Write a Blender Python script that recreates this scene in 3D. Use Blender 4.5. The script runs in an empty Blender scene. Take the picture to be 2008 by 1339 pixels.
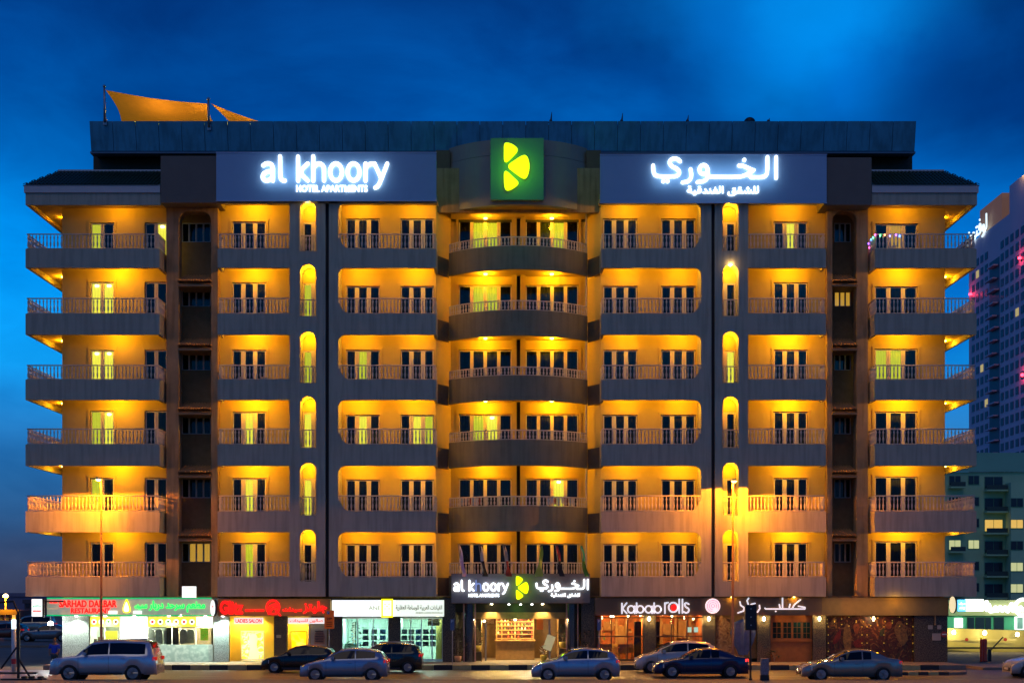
import bpy, math, random
from mathutils import Vector, Matrix
random.seed(7)
SC = bpy.context.scene
COL = SC.collection
R = math.radians

# ------------------------------------------------------------------ camera
F = 2880.0          # focal length in photo pixels
CX, HY = 1004.0, 1165.0
DIST, EYE = 80.0, 3.7
cam = bpy.data.cameras.new('camera')
cam.sensor_width = 36
cam.lens = F / 2008 * 36
cam.shift_y = (HY - 669.5) / 2008
cam.clip_start = 0.5
cam.clip_end = 6000
camo = bpy.data.objects.new('camera', cam)
camo.location = (0, -DIST, EYE)
camo.rotation_euler = (R(90), 0, 0)
COL.objects.link(camo)
SC.camera = camo

# ------------------------------------------------------------------ world
W = bpy.data.worlds.new('World')
SC.world = W
W.use_nodes = True
nt = W.node_tree
nt.nodes.clear()
def wn(t, **k):
    n = nt.nodes.new(t)
    for a, b in k.items(): setattr(n, a, b)
    return n
def srgb(r, g, b):
    f = lambda c: (c/255/12.92) if c/255 <= .04045 else ((c/255+.055)/1.055)**2.4
    return (f(r), f(g), f(b), 1)
tc = wn('ShaderNodeTexCoord')
sep = wn('ShaderNodeSeparateXYZ')
nt.links.new(tc.outputs['Generated'], sep.inputs[0])
ramp = wn('ShaderNodeValToRGB')
cr = ramp.color_ramp
stops = [(0.0, srgb(56, 64, 92)), (0.035, srgb(58, 78, 116)), (0.075, srgb(46, 100, 156)), (0.15, srgb(12, 122, 196)),
         (0.21, srgb(0, 118, 205)), (0.27, srgb(0, 96, 186)), (0.33, srgb(0, 80, 165)), (0.40, srgb(4, 64, 142)), (1.0, srgb(4, 50, 118))]
while len(cr.elements) < len(stops): cr.elements.new(.5)
for e, (p, c) in zip(cr.elements, stops): e.position = p; e.color = c
nt.links.new(sep.outputs['Z'], ramp.inputs[0])
# big soft clouds
mp = wn('ShaderNodeMapping')
mp.inputs['Scale'].default_value = (1.0, 1.0, 2.1)
mp.inputs['Location'].default_value = (1.55, 0.4, 0.62)
nt.links.new(tc.outputs['Generated'], mp.inputs[0])
no = wn('ShaderNodeTexNoise')
no.inputs['Scale'].default_value = 3.1
no.inputs['Detail'].default_value = 4
no.inputs['Roughness'].default_value = .48
nt.links.new(mp.outputs[0], no.inputs['Vector'])
cr2 = wn('ShaderNodeValToRGB')
cr2.color_ramp.elements[0].position = .40; cr2.color_ramp.elements[0].color = (.60, .64, .70, 1)
cr2.color_ramp.elements[1].position = .62; cr2.color_ramp.elements[1].color = (1.2, 1.22, 1.15, 1)
nt.links.new(no.outputs[0], cr2.inputs[0])
mul = wn('ShaderNodeMixRGB', blend_type='MULTIPLY'); mul.inputs[0].default_value = 1
nt.links.new(ramp.outputs[0], mul.inputs[1]); nt.links.new(cr2.outputs[0], mul.inputs[2])
# soft brighter and darker patches of the evening sky
no2 = wn('ShaderNodeTexNoise'); no2.inputs['Scale'].default_value = 9; no2.inputs['Detail'].default_value = 6
nt.links.new(tc.outputs['Generated'], no2.inputs['Vector'])
mp3 = wn('ShaderNodeMapping'); mp3.inputs['Scale'].default_value = (1, 1, 2.6); mp3.inputs['Rotation'].default_value = (0, R(-18), 0)
nt.links.new(tc.outputs['Generated'], mp3.inputs[0])
no3 = wn('ShaderNodeTexNoise'); no3.inputs['Scale'].default_value = 7.5; no3.inputs['Detail'].default_value = 9; no3.inputs['Roughness'].default_value = .6; no3.inputs['Distortion'].default_value = .5
nt.links.new(mp3.outputs[0], no3.inputs['Vector'])
cr4 = wn('ShaderNodeValToRGB')
cr4.color_ramp.elements[0].position = .36; cr4.color_ramp.elements[0].color = (.80, .80, .84, 1)
cr4.color_ramp.elements[1].position = .66; cr4.color_ramp.elements[1].color = (1.35, 1.20, 1.12, 1)
nt.links.new(no3.outputs[0], cr4.inputs[0])
mul4 = wn('ShaderNodeMixRGB', blend_type='MULTIPLY'); mul4.inputs[0].default_value = 1
nt.links.new(mul.outputs[0], mul4.inputs[1]); nt.links.new(cr4.outputs[0], mul4.inputs[2])
last = mul4.outputs[0]
def sky_patch(px, py, rad, col, amp, mode, sx=1.0):
    global last
    v = Vector(((px-CX)/F, 1, (HY-py)/F)).normalized()
    sub = wn('ShaderNodeVectorMath', operation='SUBTRACT'); sub.inputs[1].default_value = v
    nt.links.new(tc.outputs['Generated'], sub.inputs[0])
    sc_ = wn('ShaderNodeVectorMath', operation='MULTIPLY'); sc_.inputs[1].default_value = (1/sx, 1, 1)
    nt.links.new(sub.outputs[0], sc_.inputs[0])
    ln = wn('ShaderNodeVectorMath', operation='LENGTH'); nt.links.new(sc_.outputs[0], ln.inputs[0])
    ad = wn('ShaderNodeMath', operation='MULTIPLY_ADD'); ad.inputs[1].default_value = amp; nt.links.new(no2.outputs[0], ad.inputs[0]); nt.links.new(ln.outputs['Value'], ad.inputs[2])
    mr = wn('ShaderNodeMapRange', interpolation_type='SMOOTHSTEP'); mr.inputs[1].default_value = rad*.15+amp*.5; mr.inputs[2].default_value = rad+amp*.5
    mr.inputs[3].default_value = 1; mr.inputs[4].default_value = 0
    nt.links.new(ad.outputs[0], mr.inputs[0])
    mx = wn('ShaderNodeMixRGB', blend_type=mode); mx.inputs[2].default_value = col
    nt.links.new(mr.outputs[0], mx.inputs[0]); nt.links.new(last, mx.inputs[1]); last = mx.outputs[0]
sky_patch(1600, 30, .105, (.0, .19, .52, 1), .16, 'ADD', 1.5)
sky_patch(1960, 120, .10, (.30, .34, .46, 1), .13, 'MULTIPLY', 1.0)
sky_patch(-40, 640, .17, (.0, .10, .26, 1), .06, 'ADD', 1.0)
sky_patch(1880, 620, .12, (.0, .03, .14, 1), .06, 'ADD', 1.2)
sky_patch(600, 60, .16, (.66, .70, .76, 1), .10, 'MULTIPLY', 2.4)
sky_patch(1330, 120, .07, (.62, .64, .74, 1), .16, 'MULTIPLY', 1.4)
sky_patch(1700, 190, .05, (.62, .66, .78, 1), .14, 'MULTIPLY', 1.8)
sky_patch(-20, 860, .05, (.72, .68, .74, 1), .08, 'MULTIPLY', 2.0)
bg = wn('ShaderNodeBackground'); bg.inputs['Strength'].default_value = 0.92
nt.links.new(last, bg.inputs['Color'])
wo = wn('ShaderNodeOutputWorld'); nt.links.new(bg.outputs[0], wo.inputs[0])

# last light of dusk from behind the camera, very soft
sd = bpy.data.lights.new('dusk_sun', 'SUN'); sd.energy = 0.17; sd.angle = R(35); sd.color = (1.0, .80, .55)
so = bpy.data.objects.new('dusk_sun', sd); so.rotation_euler = (R(38), 0, R(-14)); COL.objects.link(so)

SC.view_settings.view_transform = 'Standard'
SC.view_settings.look = 'None'
SC.view_settings.exposure = 0.28
SC.view_settings.gamma = 1
SC.view_settings.use_curve_mapping = False
SC.cycles.use_denoising = True
SC.cycles.max_bounces = 6
SC.cycles.diffuse_bounces = 3
SC.cycles.glossy_bounces = 3
SC.cycles.transparent_max_bounces = 12
SC.cycles.sample_clamp_indirect = 4
SC.cycles.caustics_reflective = False
SC.cycles.caustics_refractive = False

# ------------------------------------------------------------------ helpers
def X(px, d=0.0): return (px - CX) * (DIST + d) / F
def Z(py, d=0.0): return EYE + (HY - py) * (DIST + d) / F
def P(px, py, d): return Vector((X(px, d), d, Z(py, d)))

MATS = {}
def mat(name, col, rough=.7, metal=0, bump=0, bscale=20, var=0, vscale=3, emit=None, es=1, streak=0, spec=.5, coat=0):
    if name in MATS: return MATS[name]
    m = bpy.data.materials.new(name); m.use_nodes = True
    n = m.node_tree.nodes; l = m.node_tree.links
    b = n['Principled BSDF']
    c = tuple(col) + (1,) if len(col) == 3 else col
    b.inputs['Base Color'].default_value = c
    b.inputs['Roughness'].default_value = rough
    b.inputs['Metallic'].default_value = metal
    b.inputs['Specular IOR Level'].default_value = spec
    b.inputs['Coat Weight'].default_value = coat
    if var or bump or streak:
        g = n.new('ShaderNodeNewGeometry')
    if var:
        t = n.new('ShaderNodeTexNoise'); t.inputs['Scale'].default_value = vscale; t.inputs['Detail'].default_value = 6
        t.inputs['Roughness'].default_value = .65
        l.new(g.outputs['Position'], t.inputs['Vector'])
        mx = n.new('ShaderNodeMixRGB'); mx.blend_type = 'MULTIPLY'; mx.inputs[1].default_value = c
        r = n.new('ShaderNodeValToRGB')
        r.color_ramp.elements[0].position = .3; r.color_ramp.elements[0].color = (1-var,)*3 + (1,)
        r.color_ramp.elements[1].position = .7; r.color_ramp.elements[1].color = (1+var*.5,)*3 + (1,)
        l.new(t.outputs[0], r.inputs[0]); l.new(r.outputs[0], mx.inputs[2]); mx.inputs[0].default_value = 1
        out = mx.outputs[0]
        if streak:
            mp = n.new('ShaderNodeMapping'); mp.inputs['Scale'].default_value = (2.6, 2.6, .22)
            l.new(g.outputs['Position'], mp.inputs[0])
            t2 = n.new('ShaderNodeTexNoise'); t2.inputs['Scale'].default_value = 1.6; t2.inputs['Detail'].default_value = 5
            l.new(mp.outputs[0], t2.inputs['Vector'])
            r2 = n.new('ShaderNodeValToRGB')
            r2.color_ramp.elements[0].position = .38; r2.color_ramp.elements[0].color = (1-streak,)*3 + (1,)
            r2.color_ramp.elements[1].position = .55; r2.color_ramp.elements[1].color = (1, 1, 1, 1)
            l.new(t2.outputs[0], r2.inputs[0])
            m2 = n.new('ShaderNodeMixRGB'); m2.blend_type = 'MULTIPLY'; m2.inputs[0].default_value = 1
            l.new(out, m2.inputs[1]); l.new(r2.outputs[0], m2.inputs[2]); out = m2.outputs[0]
        l.new(out, b.inputs['Base Color'])
        if emit is None and rough > .15:
            rr = n.new('ShaderNodeMapRange'); rr.inputs[3].default_value = max(.02, rough-.12); rr.inputs[4].default_value = min(1, rough+.12)
            l.new(t.outputs[0], rr.inputs[0]); l.new(rr.outputs[0], b.inputs['Roughness'])
    if bump:
        t = n.new('ShaderNodeTexNoise'); t.inputs['Scale'].default_value = bscale; t.inputs['Detail'].default_value = 4
        l.new(g.outputs['Position'], t.inputs['Vector'])
        bp = n.new('ShaderNodeBump'); bp.inputs['Strength'].default_value = bump; bp.inputs['Distance'].default_value = .02
        l.new(t.outputs[0], bp.inputs['Height']); l.new(bp.outputs[0], b.inputs['Normal'])
    if emit is not None:
        b.inputs['Emission Color'].default_value = tuple(emit) + (1,)
        b.inputs['Emission Strength'].default_value = es
    MATS[name] = m
    return m

def mat_glass(name, tint=(.8, .85, .85), transp=.72):
    m = bpy.data.materials.new(name); m.use_nodes = True
    n = m.node_tree.nodes; l = m.node_tree.links; n.clear()
    tr = n.new('ShaderNodeBsdfTransparent'); tr.inputs[0].default_value = tint + (1,)
    gl = n.new('ShaderNodeBsdfGlossy'); gl.inputs['Roughness'].default_value = .04; gl.inputs[0].default_value = (.6, .6, .6, 1)
    fr = n.new('ShaderNodeFresnel'); fr.inputs[0].default_value = 1.5
    mr = n.new('ShaderNodeMapRange'); mr.inputs[3].default_value = 0; mr.inputs[4].default_value = 1
    mx = n.new('ShaderNodeMixShader'); o = n.new('ShaderNodeOutputMaterial')
    l.new(fr.outputs[0], mr.inputs[0]); l.new(mr.outputs[0], mx.inputs[0])
    l.new(tr.outputs[0], mx.inputs[1]); l.new(gl.outputs[0], mx.inputs[2]); l.new(mx.outputs[0], o.inputs[0])
    MATS[name] = m
    return m

def mat_speckle(name, a, b, scale=40, rough=.35):
    m = bpy.data.materials.new(name); m.use_nodes = True
    n = m.node_tree.nodes; l = m.node_tree.links; bs = n['Principled BSDF']
    g = n.new('ShaderNodeNewGeometry')
    t = n.new('ShaderNodeTexNoise'); t.inputs['Scale'].default_value = scale; t.inputs['Detail'].default_value = 3
    r = n.new('ShaderNodeValToRGB')
    r.color_ramp.elements[0].position = .42; r.color_ramp.elements[0].color = a + (1,)
    r.color_ramp.elements[1].position = .6; r.color_ramp.elements[1].color = b + (1,)
    l.new(g.outputs['Position'], t.inputs['Vector']); l.new(t.outputs[0], r.inputs[0]); l.new(r.outputs[0], bs.inputs['Base Color'])
    bs.inputs['Roughness'].default_value = rough
    MATS[name] = m
    return m

def mat_print(name, ramp_cols, scale=4, emit=0, detail=5, dist=2.0, loc=(0, 0, 0)):
    """mottled printed picture made of several colours"""
    m = bpy.data.materials.new(name); m.use_nodes = True
    n = m.node_tree.nodes; l = m.node_tree.links; bs = n['Principled BSDF']
    g = n.new('ShaderNodeNewGeometry'); mp = n.new('ShaderNodeMapping'); mp.inputs['Location'].default_value = loc
    t = n.new('ShaderNodeTexNoise'); t.inputs['Scale'].default_value = scale; t.inputs['Detail'].default_value = detail
    t.inputs['Distortion'].default_value = dist
    r = n.new('ShaderNodeValToRGB'); r.color_ramp.interpolation = 'LINEAR'
    k = len(ramp_cols)
    while len(r.color_ramp.elements) < k: r.color_ramp.elements.new(.5)
    for i, c in enumerate(ramp_cols):
        r.color_ramp.elements[i].position = .3 + .4 * i / (k-1); r.color_ramp.elements[i].color = tuple(c) + (1,)
    l.new(g.outputs['Position'], mp.inputs[0]); l.new(mp.outputs[0], t.inputs['Vector']); l.new(t.outputs[0], r.inputs[0])
    l.new(r.outputs[0], bs.inputs['Base Color']); bs.inputs['Roughness'].default_value = .5
    if emit:
        l.new(r.outputs[0], bs.inputs['Emission Color']); bs.inputs['Emission Strength'].default_value = emit
    MATS[name] = m
    return m

class MB:
    def __init__(s): s.v = []; s.f = []
    def add(s, vs, fs):
        o = len(s.v); s.v += [tuple(v) for v in vs]; s.f += [tuple(i+o for i in f) for f in fs]; return s
    def box(s, x0, x1, y0, y1, z0, z1):
        if x0 > x1: x0, x1 = x1, x0
        if y0 > y1: y0, y1 = y1, y0
        if z0 > z1: z0, z1 = z1, z0
        return s.add([(x0,y0,z0),(x1,y0,z0),(x1,y1,z0),(x0,y1,z0),(x0,y0,z1),(x1,y0,z1),(x1,y1,z1),(x0,y1,z1)],
              [(0,3,2,1),(4,5,6,7),(0,1,5,4),(1,2,6,5),(2,3,7,6),(3,0,4,7)])
    def bbox(s, x0, x1, y0, y1, z0, z1, b=.01):
        """box with chamfered vertical and horizontal front edges"""
        if x0 > x1: x0, x1 = x1, x0
        if z0 > z1: z0, z1 = z1, z0
        p = [(x0+b,z0),(x1-b,z0),(x1,z0+b),(x1,z1-b),(x1-b,z1),(x0+b,z1),(x0,z1-b),(x0,z0+b)]
        return s.prism(p, y0, y1)
    def prism(s, pts, y0, y1):
        n = len(pts)
        vs = [(x, y0, z) for x, z in pts] + [(x, y1, z) for x, z in pts]
        fs = [tuple(range(n)), tuple(range(2*n-1, n-1, -1))] + [(i, n+i, n+(i+1) % n, (i+1) % n) for i in range(n)]
        return s.add(vs, fs)
    def vprism(s, pts, z0, z1):
        n = len(pts)
        vs = [(x, y, z0) for x, y in pts] + [(x, y, z1) for x, y in pts]
        fs = [tuple(range(n-1, -1, -1)), tuple(range(n, 2*n))] + [(i, (i+1) % n, n+(i+1) % n, n+i) for i in range(n)]
        return s.add(vs, fs)
    def tube(s, a, b, r, n=8, r2=None):
        a = Vector(a); b = Vector(b); r2 = r if r2 is None else r2
        d = (b-a)
        if d.length < 1e-6: return s
        d.normalize(); u = d.orthogonal().normalized(); w = d.cross(u)
        vs = []
        for c, rr in ((a, r), (b, r2)):
            for i in range(n):
                t = 2*math.pi*i/n; vs.append(c + (u*math.cos(t)+w*math.sin(t))*rr)
        return s.add(vs, [(i, (i+1) % n, n+(i+1) % n, n+i) for i in range(n)] + [tuple(range(n-1,-1,-1)), tuple(range(n, 2*n))])
    def lathe(s, prof, c=(0,0,0), n=12, ax='z'):
        vs = []; k = len(prof)
        for r, h in prof:
            for i in range(n):
                t = 2*math.pi*i/n; a, b = r*math.cos(t), r*math.sin(t)
                if ax == 'z': vs.append((c[0]+a, c[1]+b, c[2]+h))
                elif ax == 'y': vs.append((c[0]+a, c[1]+h, c[2]+b))
                else: vs.append((c[0]+h, c[1]+a, c[2]+b))
        fs = [(j*n+i, j*n+(i+1) % n, (j+1)*n+(i+1) % n, (j+1)*n+i) for j in range(k-1) for i in range(n)]
        fs += [tuple(range(n-1,-1,-1)), tuple(range((k-1)*n, k*n))]
        return s.add(vs, fs)
    def wall(s, x0, x1, z0, z1, y0, y1, holes=()):
        """wall slab from y0 to y1 with rectangular openings (xa, xb, za, zb)"""
        xs = sorted({x0, x1, *[h[0] for h in holes], *[h[1] for h in holes]})
        xs = [x for x in xs if x0-1e-6 <= x <= x1+1e-6]
        for a, b in zip(xs, xs[1:]):
            if b-a < 1e-5: continue
            m = (a+b)/2
            hs = sorted([(h[2], h[3]) for h in holes if h[0] < m < h[1]])
            z = z0
            for ha, hb in hs:
                if ha > z+1e-5: s.box(a, b, y0, y1, z, ha)
                z = max(z, hb)
            if z < z1-1e-5: s.box(a, b, y0, y1, z, z1)
        return s
    def mesh(s, name='mesh', smooth=False):
        me = bpy.data.meshes.new(name); me.from_pydata(s.v, [], s.f); me.update()
        if smooth:
            for p in me.polygons: p.use_smooth = True
        return me
    def build(s, name, m, parent=None, loc=(0,0,0), smooth=False, local=False):
        return link(name, s.mesh(name, smooth), m, parent, loc, local)

def link(name, me, m, parent=None, loc=(0,0,0), local=False):
    o = bpy.data.objects.new(name, me); COL.objects.link(o)
    if m is not None and not me.materials: me.materials.append(m)
    setp(o, parent, loc, local)
    return o
def setp(o, parent, loc, local=False):
    """world placement; parents only ever carry translations here unless local"""
    if parent is not None:
        o.parent = parent
        if not local: o.matrix_parent_inverse = Matrix.Translation(-Vector(parent.get('_w', (0,0,0))))
    o.location = loc
    if not local: o['_w'] = tuple(loc)
def thing(name, label, cat, loc=(0,0,0), group=None, rz=0):
    o = bpy.data.objects.new(name, None); COL.objects.link(o); o.empty_display_size = .3
    o.location = loc; o.rotation_euler = (0, 0, rz); o['_w'] = tuple(loc)
    o['label'] = label; o['category'] = cat
    if group: o['group'] = group
    return o
def tag(o, label, cat, group=None):
    o['label'] = label; o['category'] = cat
    if group: o['group'] = group
    return o
def struct(o, kind='structure'): o['kind'] = kind; return o
def light(kind, loc, e, col, size=.1, parent=None, rot=(0,0,0), sy=None, spot=None, blend=.2, local=False):
    d = bpy.data.lights.new('lamp_light', kind); d.energy = e; d.color = col
    if kind == 'AREA':
        d.size = size
        if sy: d.shape = 'RECTANGLE'; d.size_y = sy
    else: d.shadow_soft_size = size
    if kind == 'SPOT': d.spot_size = spot; d.spot_blend = blend
    o = bpy.data.objects.new('lamp_light', d); COL.objects.link(o)
    setp(o, parent, loc, local); o.rotation_euler = rot
    return o

def plate(loops, y0, y1):
    """filled 2D loops (outer + holes) in x,z extruded from y0 to y1 -> mesh"""
    cu = bpy.data.curves.new('tmp', 'CURVE'); cu.dimensions = '2D'; cu.fill_mode = 'BOTH'; cu.extrude = abs(y1-y0)/2
    for lp in loops:
        sp = cu.splines.new('POLY'); sp.points.add(len(lp)-1)
        for p, q in zip(sp.points, lp): p.co = (q[0], q[1], 0, 1)
        sp.use_cyclic_u = True
    return curve_mesh(cu, (y0+y1)/2)
def curve_mesh(cu, yc, fit=None):
    o = bpy.data.objects.new('tmp', cu); COL.objects.link(o)
    dg = bpy.context.evaluated_depsgraph_get()
    me = bpy.data.meshes.new_from_object(o.evaluated_get(dg))
    bpy.data.objects.remove(o); bpy.data.curves.remove(cu)
    vs = [v.co.copy() for v in me.vertices]
    if fit and vs:
        x0, x1, z0, z1 = fit
        ax = min(v.x for v in vs); bx = max(v.x for v in vs); az = min(v.y for v in vs); bz = max(v.y for v in vs)
        sx = (x1-x0)/max(bx-ax, 1e-6); sz = (z1-z0)/max(bz-az, 1e-6)
        for v in vs: v.x = x0+(v.x-ax)*sx; v.y = z0+(v.y-az)*sz
    for i, v in enumerate(vs): me.vertices[i].co = (v.x, yc - v.z, v.y)
    me.update(); me.materials.clear()
    return me
def text(body, px0, px1, py0, py1, d, m, parent, name='lettering', ext=.03, off=0):
    cu = bpy.data.curves.new('tmp', 'FONT'); cu.body = body; cu.extrude = ext; cu.offset = off; cu.resolution_u = 3
    me = curve_mesh(cu, d, (X(px0, d), X(px1, d), Z(py1, d), Z(py0, d)))
    return link(name, me, m, parent)
AR = {'ا': 'FE8D', 'ب': 'FE8F*', 'ة': 'FE93', 'ت': 'FE95*', 'ج': 'FE9D*', 'ح': 'FEA1*', 'خ': 'FEA5*', 'د': 'FEA9', 'ر': 'FEAD', 'ز': 'FEAF',
      'س': 'FEB1*', 'ش': 'FEB5*', 'ص': 'FEB9*', 'ط': 'FEC1*', 'ع': 'FEC9*', 'ف': 'FED1*', 'ق': 'FED5*', 'ك': 'FED9*', 'ل': 'FEDD*',
      'م': 'FEE1*', 'ن': 'FEE5*', 'ه': 'FEE9*', 'و': 'FEED', 'ي': 'FEF1*'}
def arabic(s):
    out = []
    for i, c in enumerate(s):
        if c not in AR: out.append(c); continue
        code = AR[c]; dual = code.endswith('*'); base = int(code.rstrip('*'), 16)
        prev = i > 0 and s[i-1] in AR and AR[s[i-1]].endswith('*') or (i > 0 and s[i-1] == 'ـ')
        nxt = dual and i+1 < len(s) and (s[i+1] in AR or s[i+1] == 'ـ')
        k = 3 if (prev and nxt) else 2 if nxt else 1 if prev else 0
        out.append(chr(base+k))
    return ''.join(reversed(out))

def stroke_mb(strokes, width, y0, y1, cap=5):
    """thick round-ended strokes in x,z as one flat-faced letter; joints slightly staggered in depth"""
    mb = MB(); k = 0
    for st in strokes:
        for (a, b) in zip(st, st[1:]):
            dx, dz = b[0]-a[0], b[1]-a[1]; L = math.hypot(dx, dz)
            if L < 1e-6: continue
            t = math.atan2(dz, dx); r = width/2
            pts = [(a[0]+r*math.cos(t+math.pi/2+math.pi*i/cap), a[1]+r*math.sin(t+math.pi/2+math.pi*i/cap)) for i in range(cap+1)]
            pts += [(b[0]+r*math.cos(t-math.pi/2+math.pi*i/cap), b[1]+r*math.sin(t-math.pi/2+math.pi*i/cap)) for i in range(cap+1)]
            k += 1
            mb.prism(pts, y0 - (k % 7)*.0015, y1)
        if len(st) == 1:
            a = st[0]; r = width*.58
            mb.prism([(a[0]+r*math.cos(i*math.pi/6), a[1]+r*math.sin(i*math.pi/6)) for i in range(12)], y0, y1)
    return mb
def smooth_pts(pts, it=2, closed=False):
    for _ in range(it):
        q = [] if closed else [pts[0]]
        n = len(pts)
        for i in range(n if closed else n-1):
            a, b = pts[i], pts[(i+1) % n]
            q += [(a[0]*.75+b[0]*.25, a[1]*.75+b[1]*.25), (a[0]*.25+b[0]*.75, a[1]*.25+b[1]*.75)]
        if not closed: q.append(pts[-1])
        pts = q
    return pts

# ------------------------------------------------------------------ materials
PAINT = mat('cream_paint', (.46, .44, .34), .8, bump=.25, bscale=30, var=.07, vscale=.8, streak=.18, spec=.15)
INNER = mat('amber_lit_paint', (.62, .47, .15), .8, bump=.2, bscale=30, var=.07, vscale=1.6, spec=.15)  # same cream paint as outside, with the lamps' amber put into its colour
BROWN = mat('brown_paint', (.42, .29, .16), .85, bump=.25, bscale=25, var=.2, vscale=1.2, streak=.25, spec=.12)
DARKW = mat('dark_brown_paint', (.34, .21, .10), .85, bump=.2, var=.2, spec=.1)
GROOVE = mat('groove_dark', (.05, .05, .06), .8)
RAILM = mat('rail_cream', (.68, .60, .48), .5, var=.1, vscale=8)
FRAME = mat('window_frame_cream', (.72, .66, .52), .45, var=.06, vscale=6)
FRAMEG = mat('window_frame_grey', (.62, .58, .54), .45, var=.06, vscale=6)
GLASS = mat_glass('window_glass')
CURT = mat('curtain_olive', (.10, .095, .035), .9, var=.35, vscale=5)
CURTD = mat('curtain_dark', (.035, .04, .03), .9, var=.3, vscale=5)
CURTG = mat('curtain_green', (.10, .13, .02), .9, var=.3, vscale=5)
LITY = mat('lit_curtain_yellow', (.5, .45, .1), .9, emit=(.80, .76, .03), es=.8, var=.2)
LITW = mat('lit_room_warm', (.5, .42, .2), .9, emit=(1, .85, .05), es=1.1)
LITA = mat('lit_room_amber', (.5, .3, .1), .9, emit=(.80, .42, .05), es=.7)
LITL = mat('room_lamp_white', (.9, .9, .8), .5, emit=(1, .95, .75), es=1.8)
FIX = mat('lamp_glow', (1, .9, .7), .5, emit=(1, .62, .16), es=12)
PANELM = mat('roof_panel_blue', (.10, .40, .55), .36, metal=.55, var=.2, vscale=.7, streak=.2)
TILE = mat('roof_tile_green', (.028, .085, .06), .45, var=.3, vscale=4)
TERRA = mat('terracotta_tile', (.55, .30, .13), .75, var=.3, vscale=6)
SIGNG = mat('sign_panel_grey', (.30, .44, .60), .42, metal=.1, var=.05, vscale=.8)
DRUM = mat('drum_cladding', (.30, .31, .22), .55, var=.08, vscale=1)
WHITE = mat('trim_white', (.55, .53, .52), .6, var=.06, vscale=2)
METAL = mat('galvanised_metal', (.35, .35, .36), .4, metal=.8)
BLACK = mat('black_paint', (.012, .012, .014), .5)
LETW = mat('letter_white_lit', (1, 1, 1), .5, emit=(.80, .90, 1), es=2.4)
LETB = mat('letter_unlit', (.45, .55, .75), .5)
LOGO = mat('logo_yellow_lit', (1, 1, 0), .5, emit=(.70, 1, .0), es=1.25)
GRAN = mat_speckle('granite_brown', (.035, .028, .018), (.16, .12, .07), 22)
GRANW = mat_speckle('granite_grey', (.22, .23, .21), (.48, .49, .46), 22)
MARBLE = mat_speckle('marble_white', (.62, .64, .62), (.78, .8, .78), 9)

AMB = (1.0, .44, .006)
SODIUM = (1.0, .285, .002)
# ================================================================== GROUND
RZ = -.25
g = MB(); n = 24
g.add([(-1500, -200, RZ), (1500, -200, RZ), (1500, 3000, RZ), (-1500, 3000, RZ)], [(0, 1, 2, 3)])
SAND = mat('sandy_ground', (.15, .12, .085), .9, bump=.4, bscale=6, var=.35, vscale=.35)
struct(g.build('ground', SAND))
ASPH = mat('asphalt', (.12, .10, .075), .42, bump=.5, bscale=60, var=.3, vscale=.6)
struct(MB().add([(-400, -60, RZ+.004), (400, -60, RZ+.004), (400, -3.0, RZ+.004), (-400, -3.0, RZ+.004)], [(0, 1, 2, 3)]).build('road', ASPH))
PAVE = mat('paving', (.22, .19, .15), .8, bump=.3, bscale=30, var=.3, vscale=1.3)
pv = struct(MB().box(X(118, 0), X(1862, 0), -2.9, 10, RZ-.3, 0).build('pavement', PAVE))
# painted kerb stones
K1 = mat('kerb_black', (.03, .03, .03), .7, var=.2); K2 = mat('kerb_yellow', (.50, .40, .16), .7, var=.25)
kb = [MB().bbox(0, .96, -3.12, -2.9, RZ-.1, .012, .015).mesh('kerb_stone') for _ in (0, 1)]
kb[0].materials.append(K1); kb[1].materials.append(K2)
x = X(118, -3)
i = 0
while x < X(1862, -3)-1:
    link('kerb_stone', kb[i % 2], None, pv, (x, 0, 0)); x += .98; i += 1
# near median with kerb
md = struct(MB().box(-60, 60, -22, -14.15, RZ-.3, RZ+.12).build('median', PAVE))
kc = [MB().bbox(0, .96, -14.15, -14.0, RZ-.1, RZ+.13, .015).mesh('kerb_stone') for _ in (0, 1)]
KG = mat('kerb_stone_grey', (.26, .22, .17), .8, var=.3)
for k in kc: k.materials.append(KG)
for i in range(58): link('kerb_stone', kc[i % 2], None, md, (-28+i*.98, 0, 0))
# island kerb ending at the right
isl = MB(); ip = [(X(1660, -7.4), -7.9), (X(1872, -7.4), -7.9), (X(1890, -7), -7.3), (X(1893, -6.5), -6.7), (X(1880, -6.3), -6.3), (X(1660, -6.3), -6.3)]
isl.vprism(ip, RZ-.1, RZ+.14)
isl = struct(isl.build('traffic_island', PAVE))
edge = [(X(1660, -7.9)+t*.5, -7.93) for t in range(0, 11)]
for j in range(10):
    a, b = edge[j], edge[j+1]
    MB().bbox(a[0], b[0]-.02, -8.05, -7.9, RZ-.1, RZ+.16, .01).build('kerb_stone', K1 if j % 2 else K2, isl)
# lane marks
LM = mat('road_paint', (.55, .52, .45), .7, var=.4, vscale=5)
lm = MB()
for i in range(-14, 16):
    lm.add([(i*4.0, -9.35, RZ+.008), (i*4.0+2, -9.35, RZ+.008), (i*4.0+2, -9.22, RZ+.008), (i*4.0, -9.22, RZ+.008)], [(0, 1, 2, 3)])
struct(lm.build('lane_marking', LM))
lm2 = MB().add([(-60, -13.7, RZ+.008), (60, -13.7, RZ+.008), (60, -13.58, RZ+.008), (-60, -13.58, RZ+.008)], [(0, 1, 2, 3)])
struct(lm2.build('edge_line', mat('road_paint_yellow', (.5, .36, .08), .7, var=.4, vscale=5)))

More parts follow.
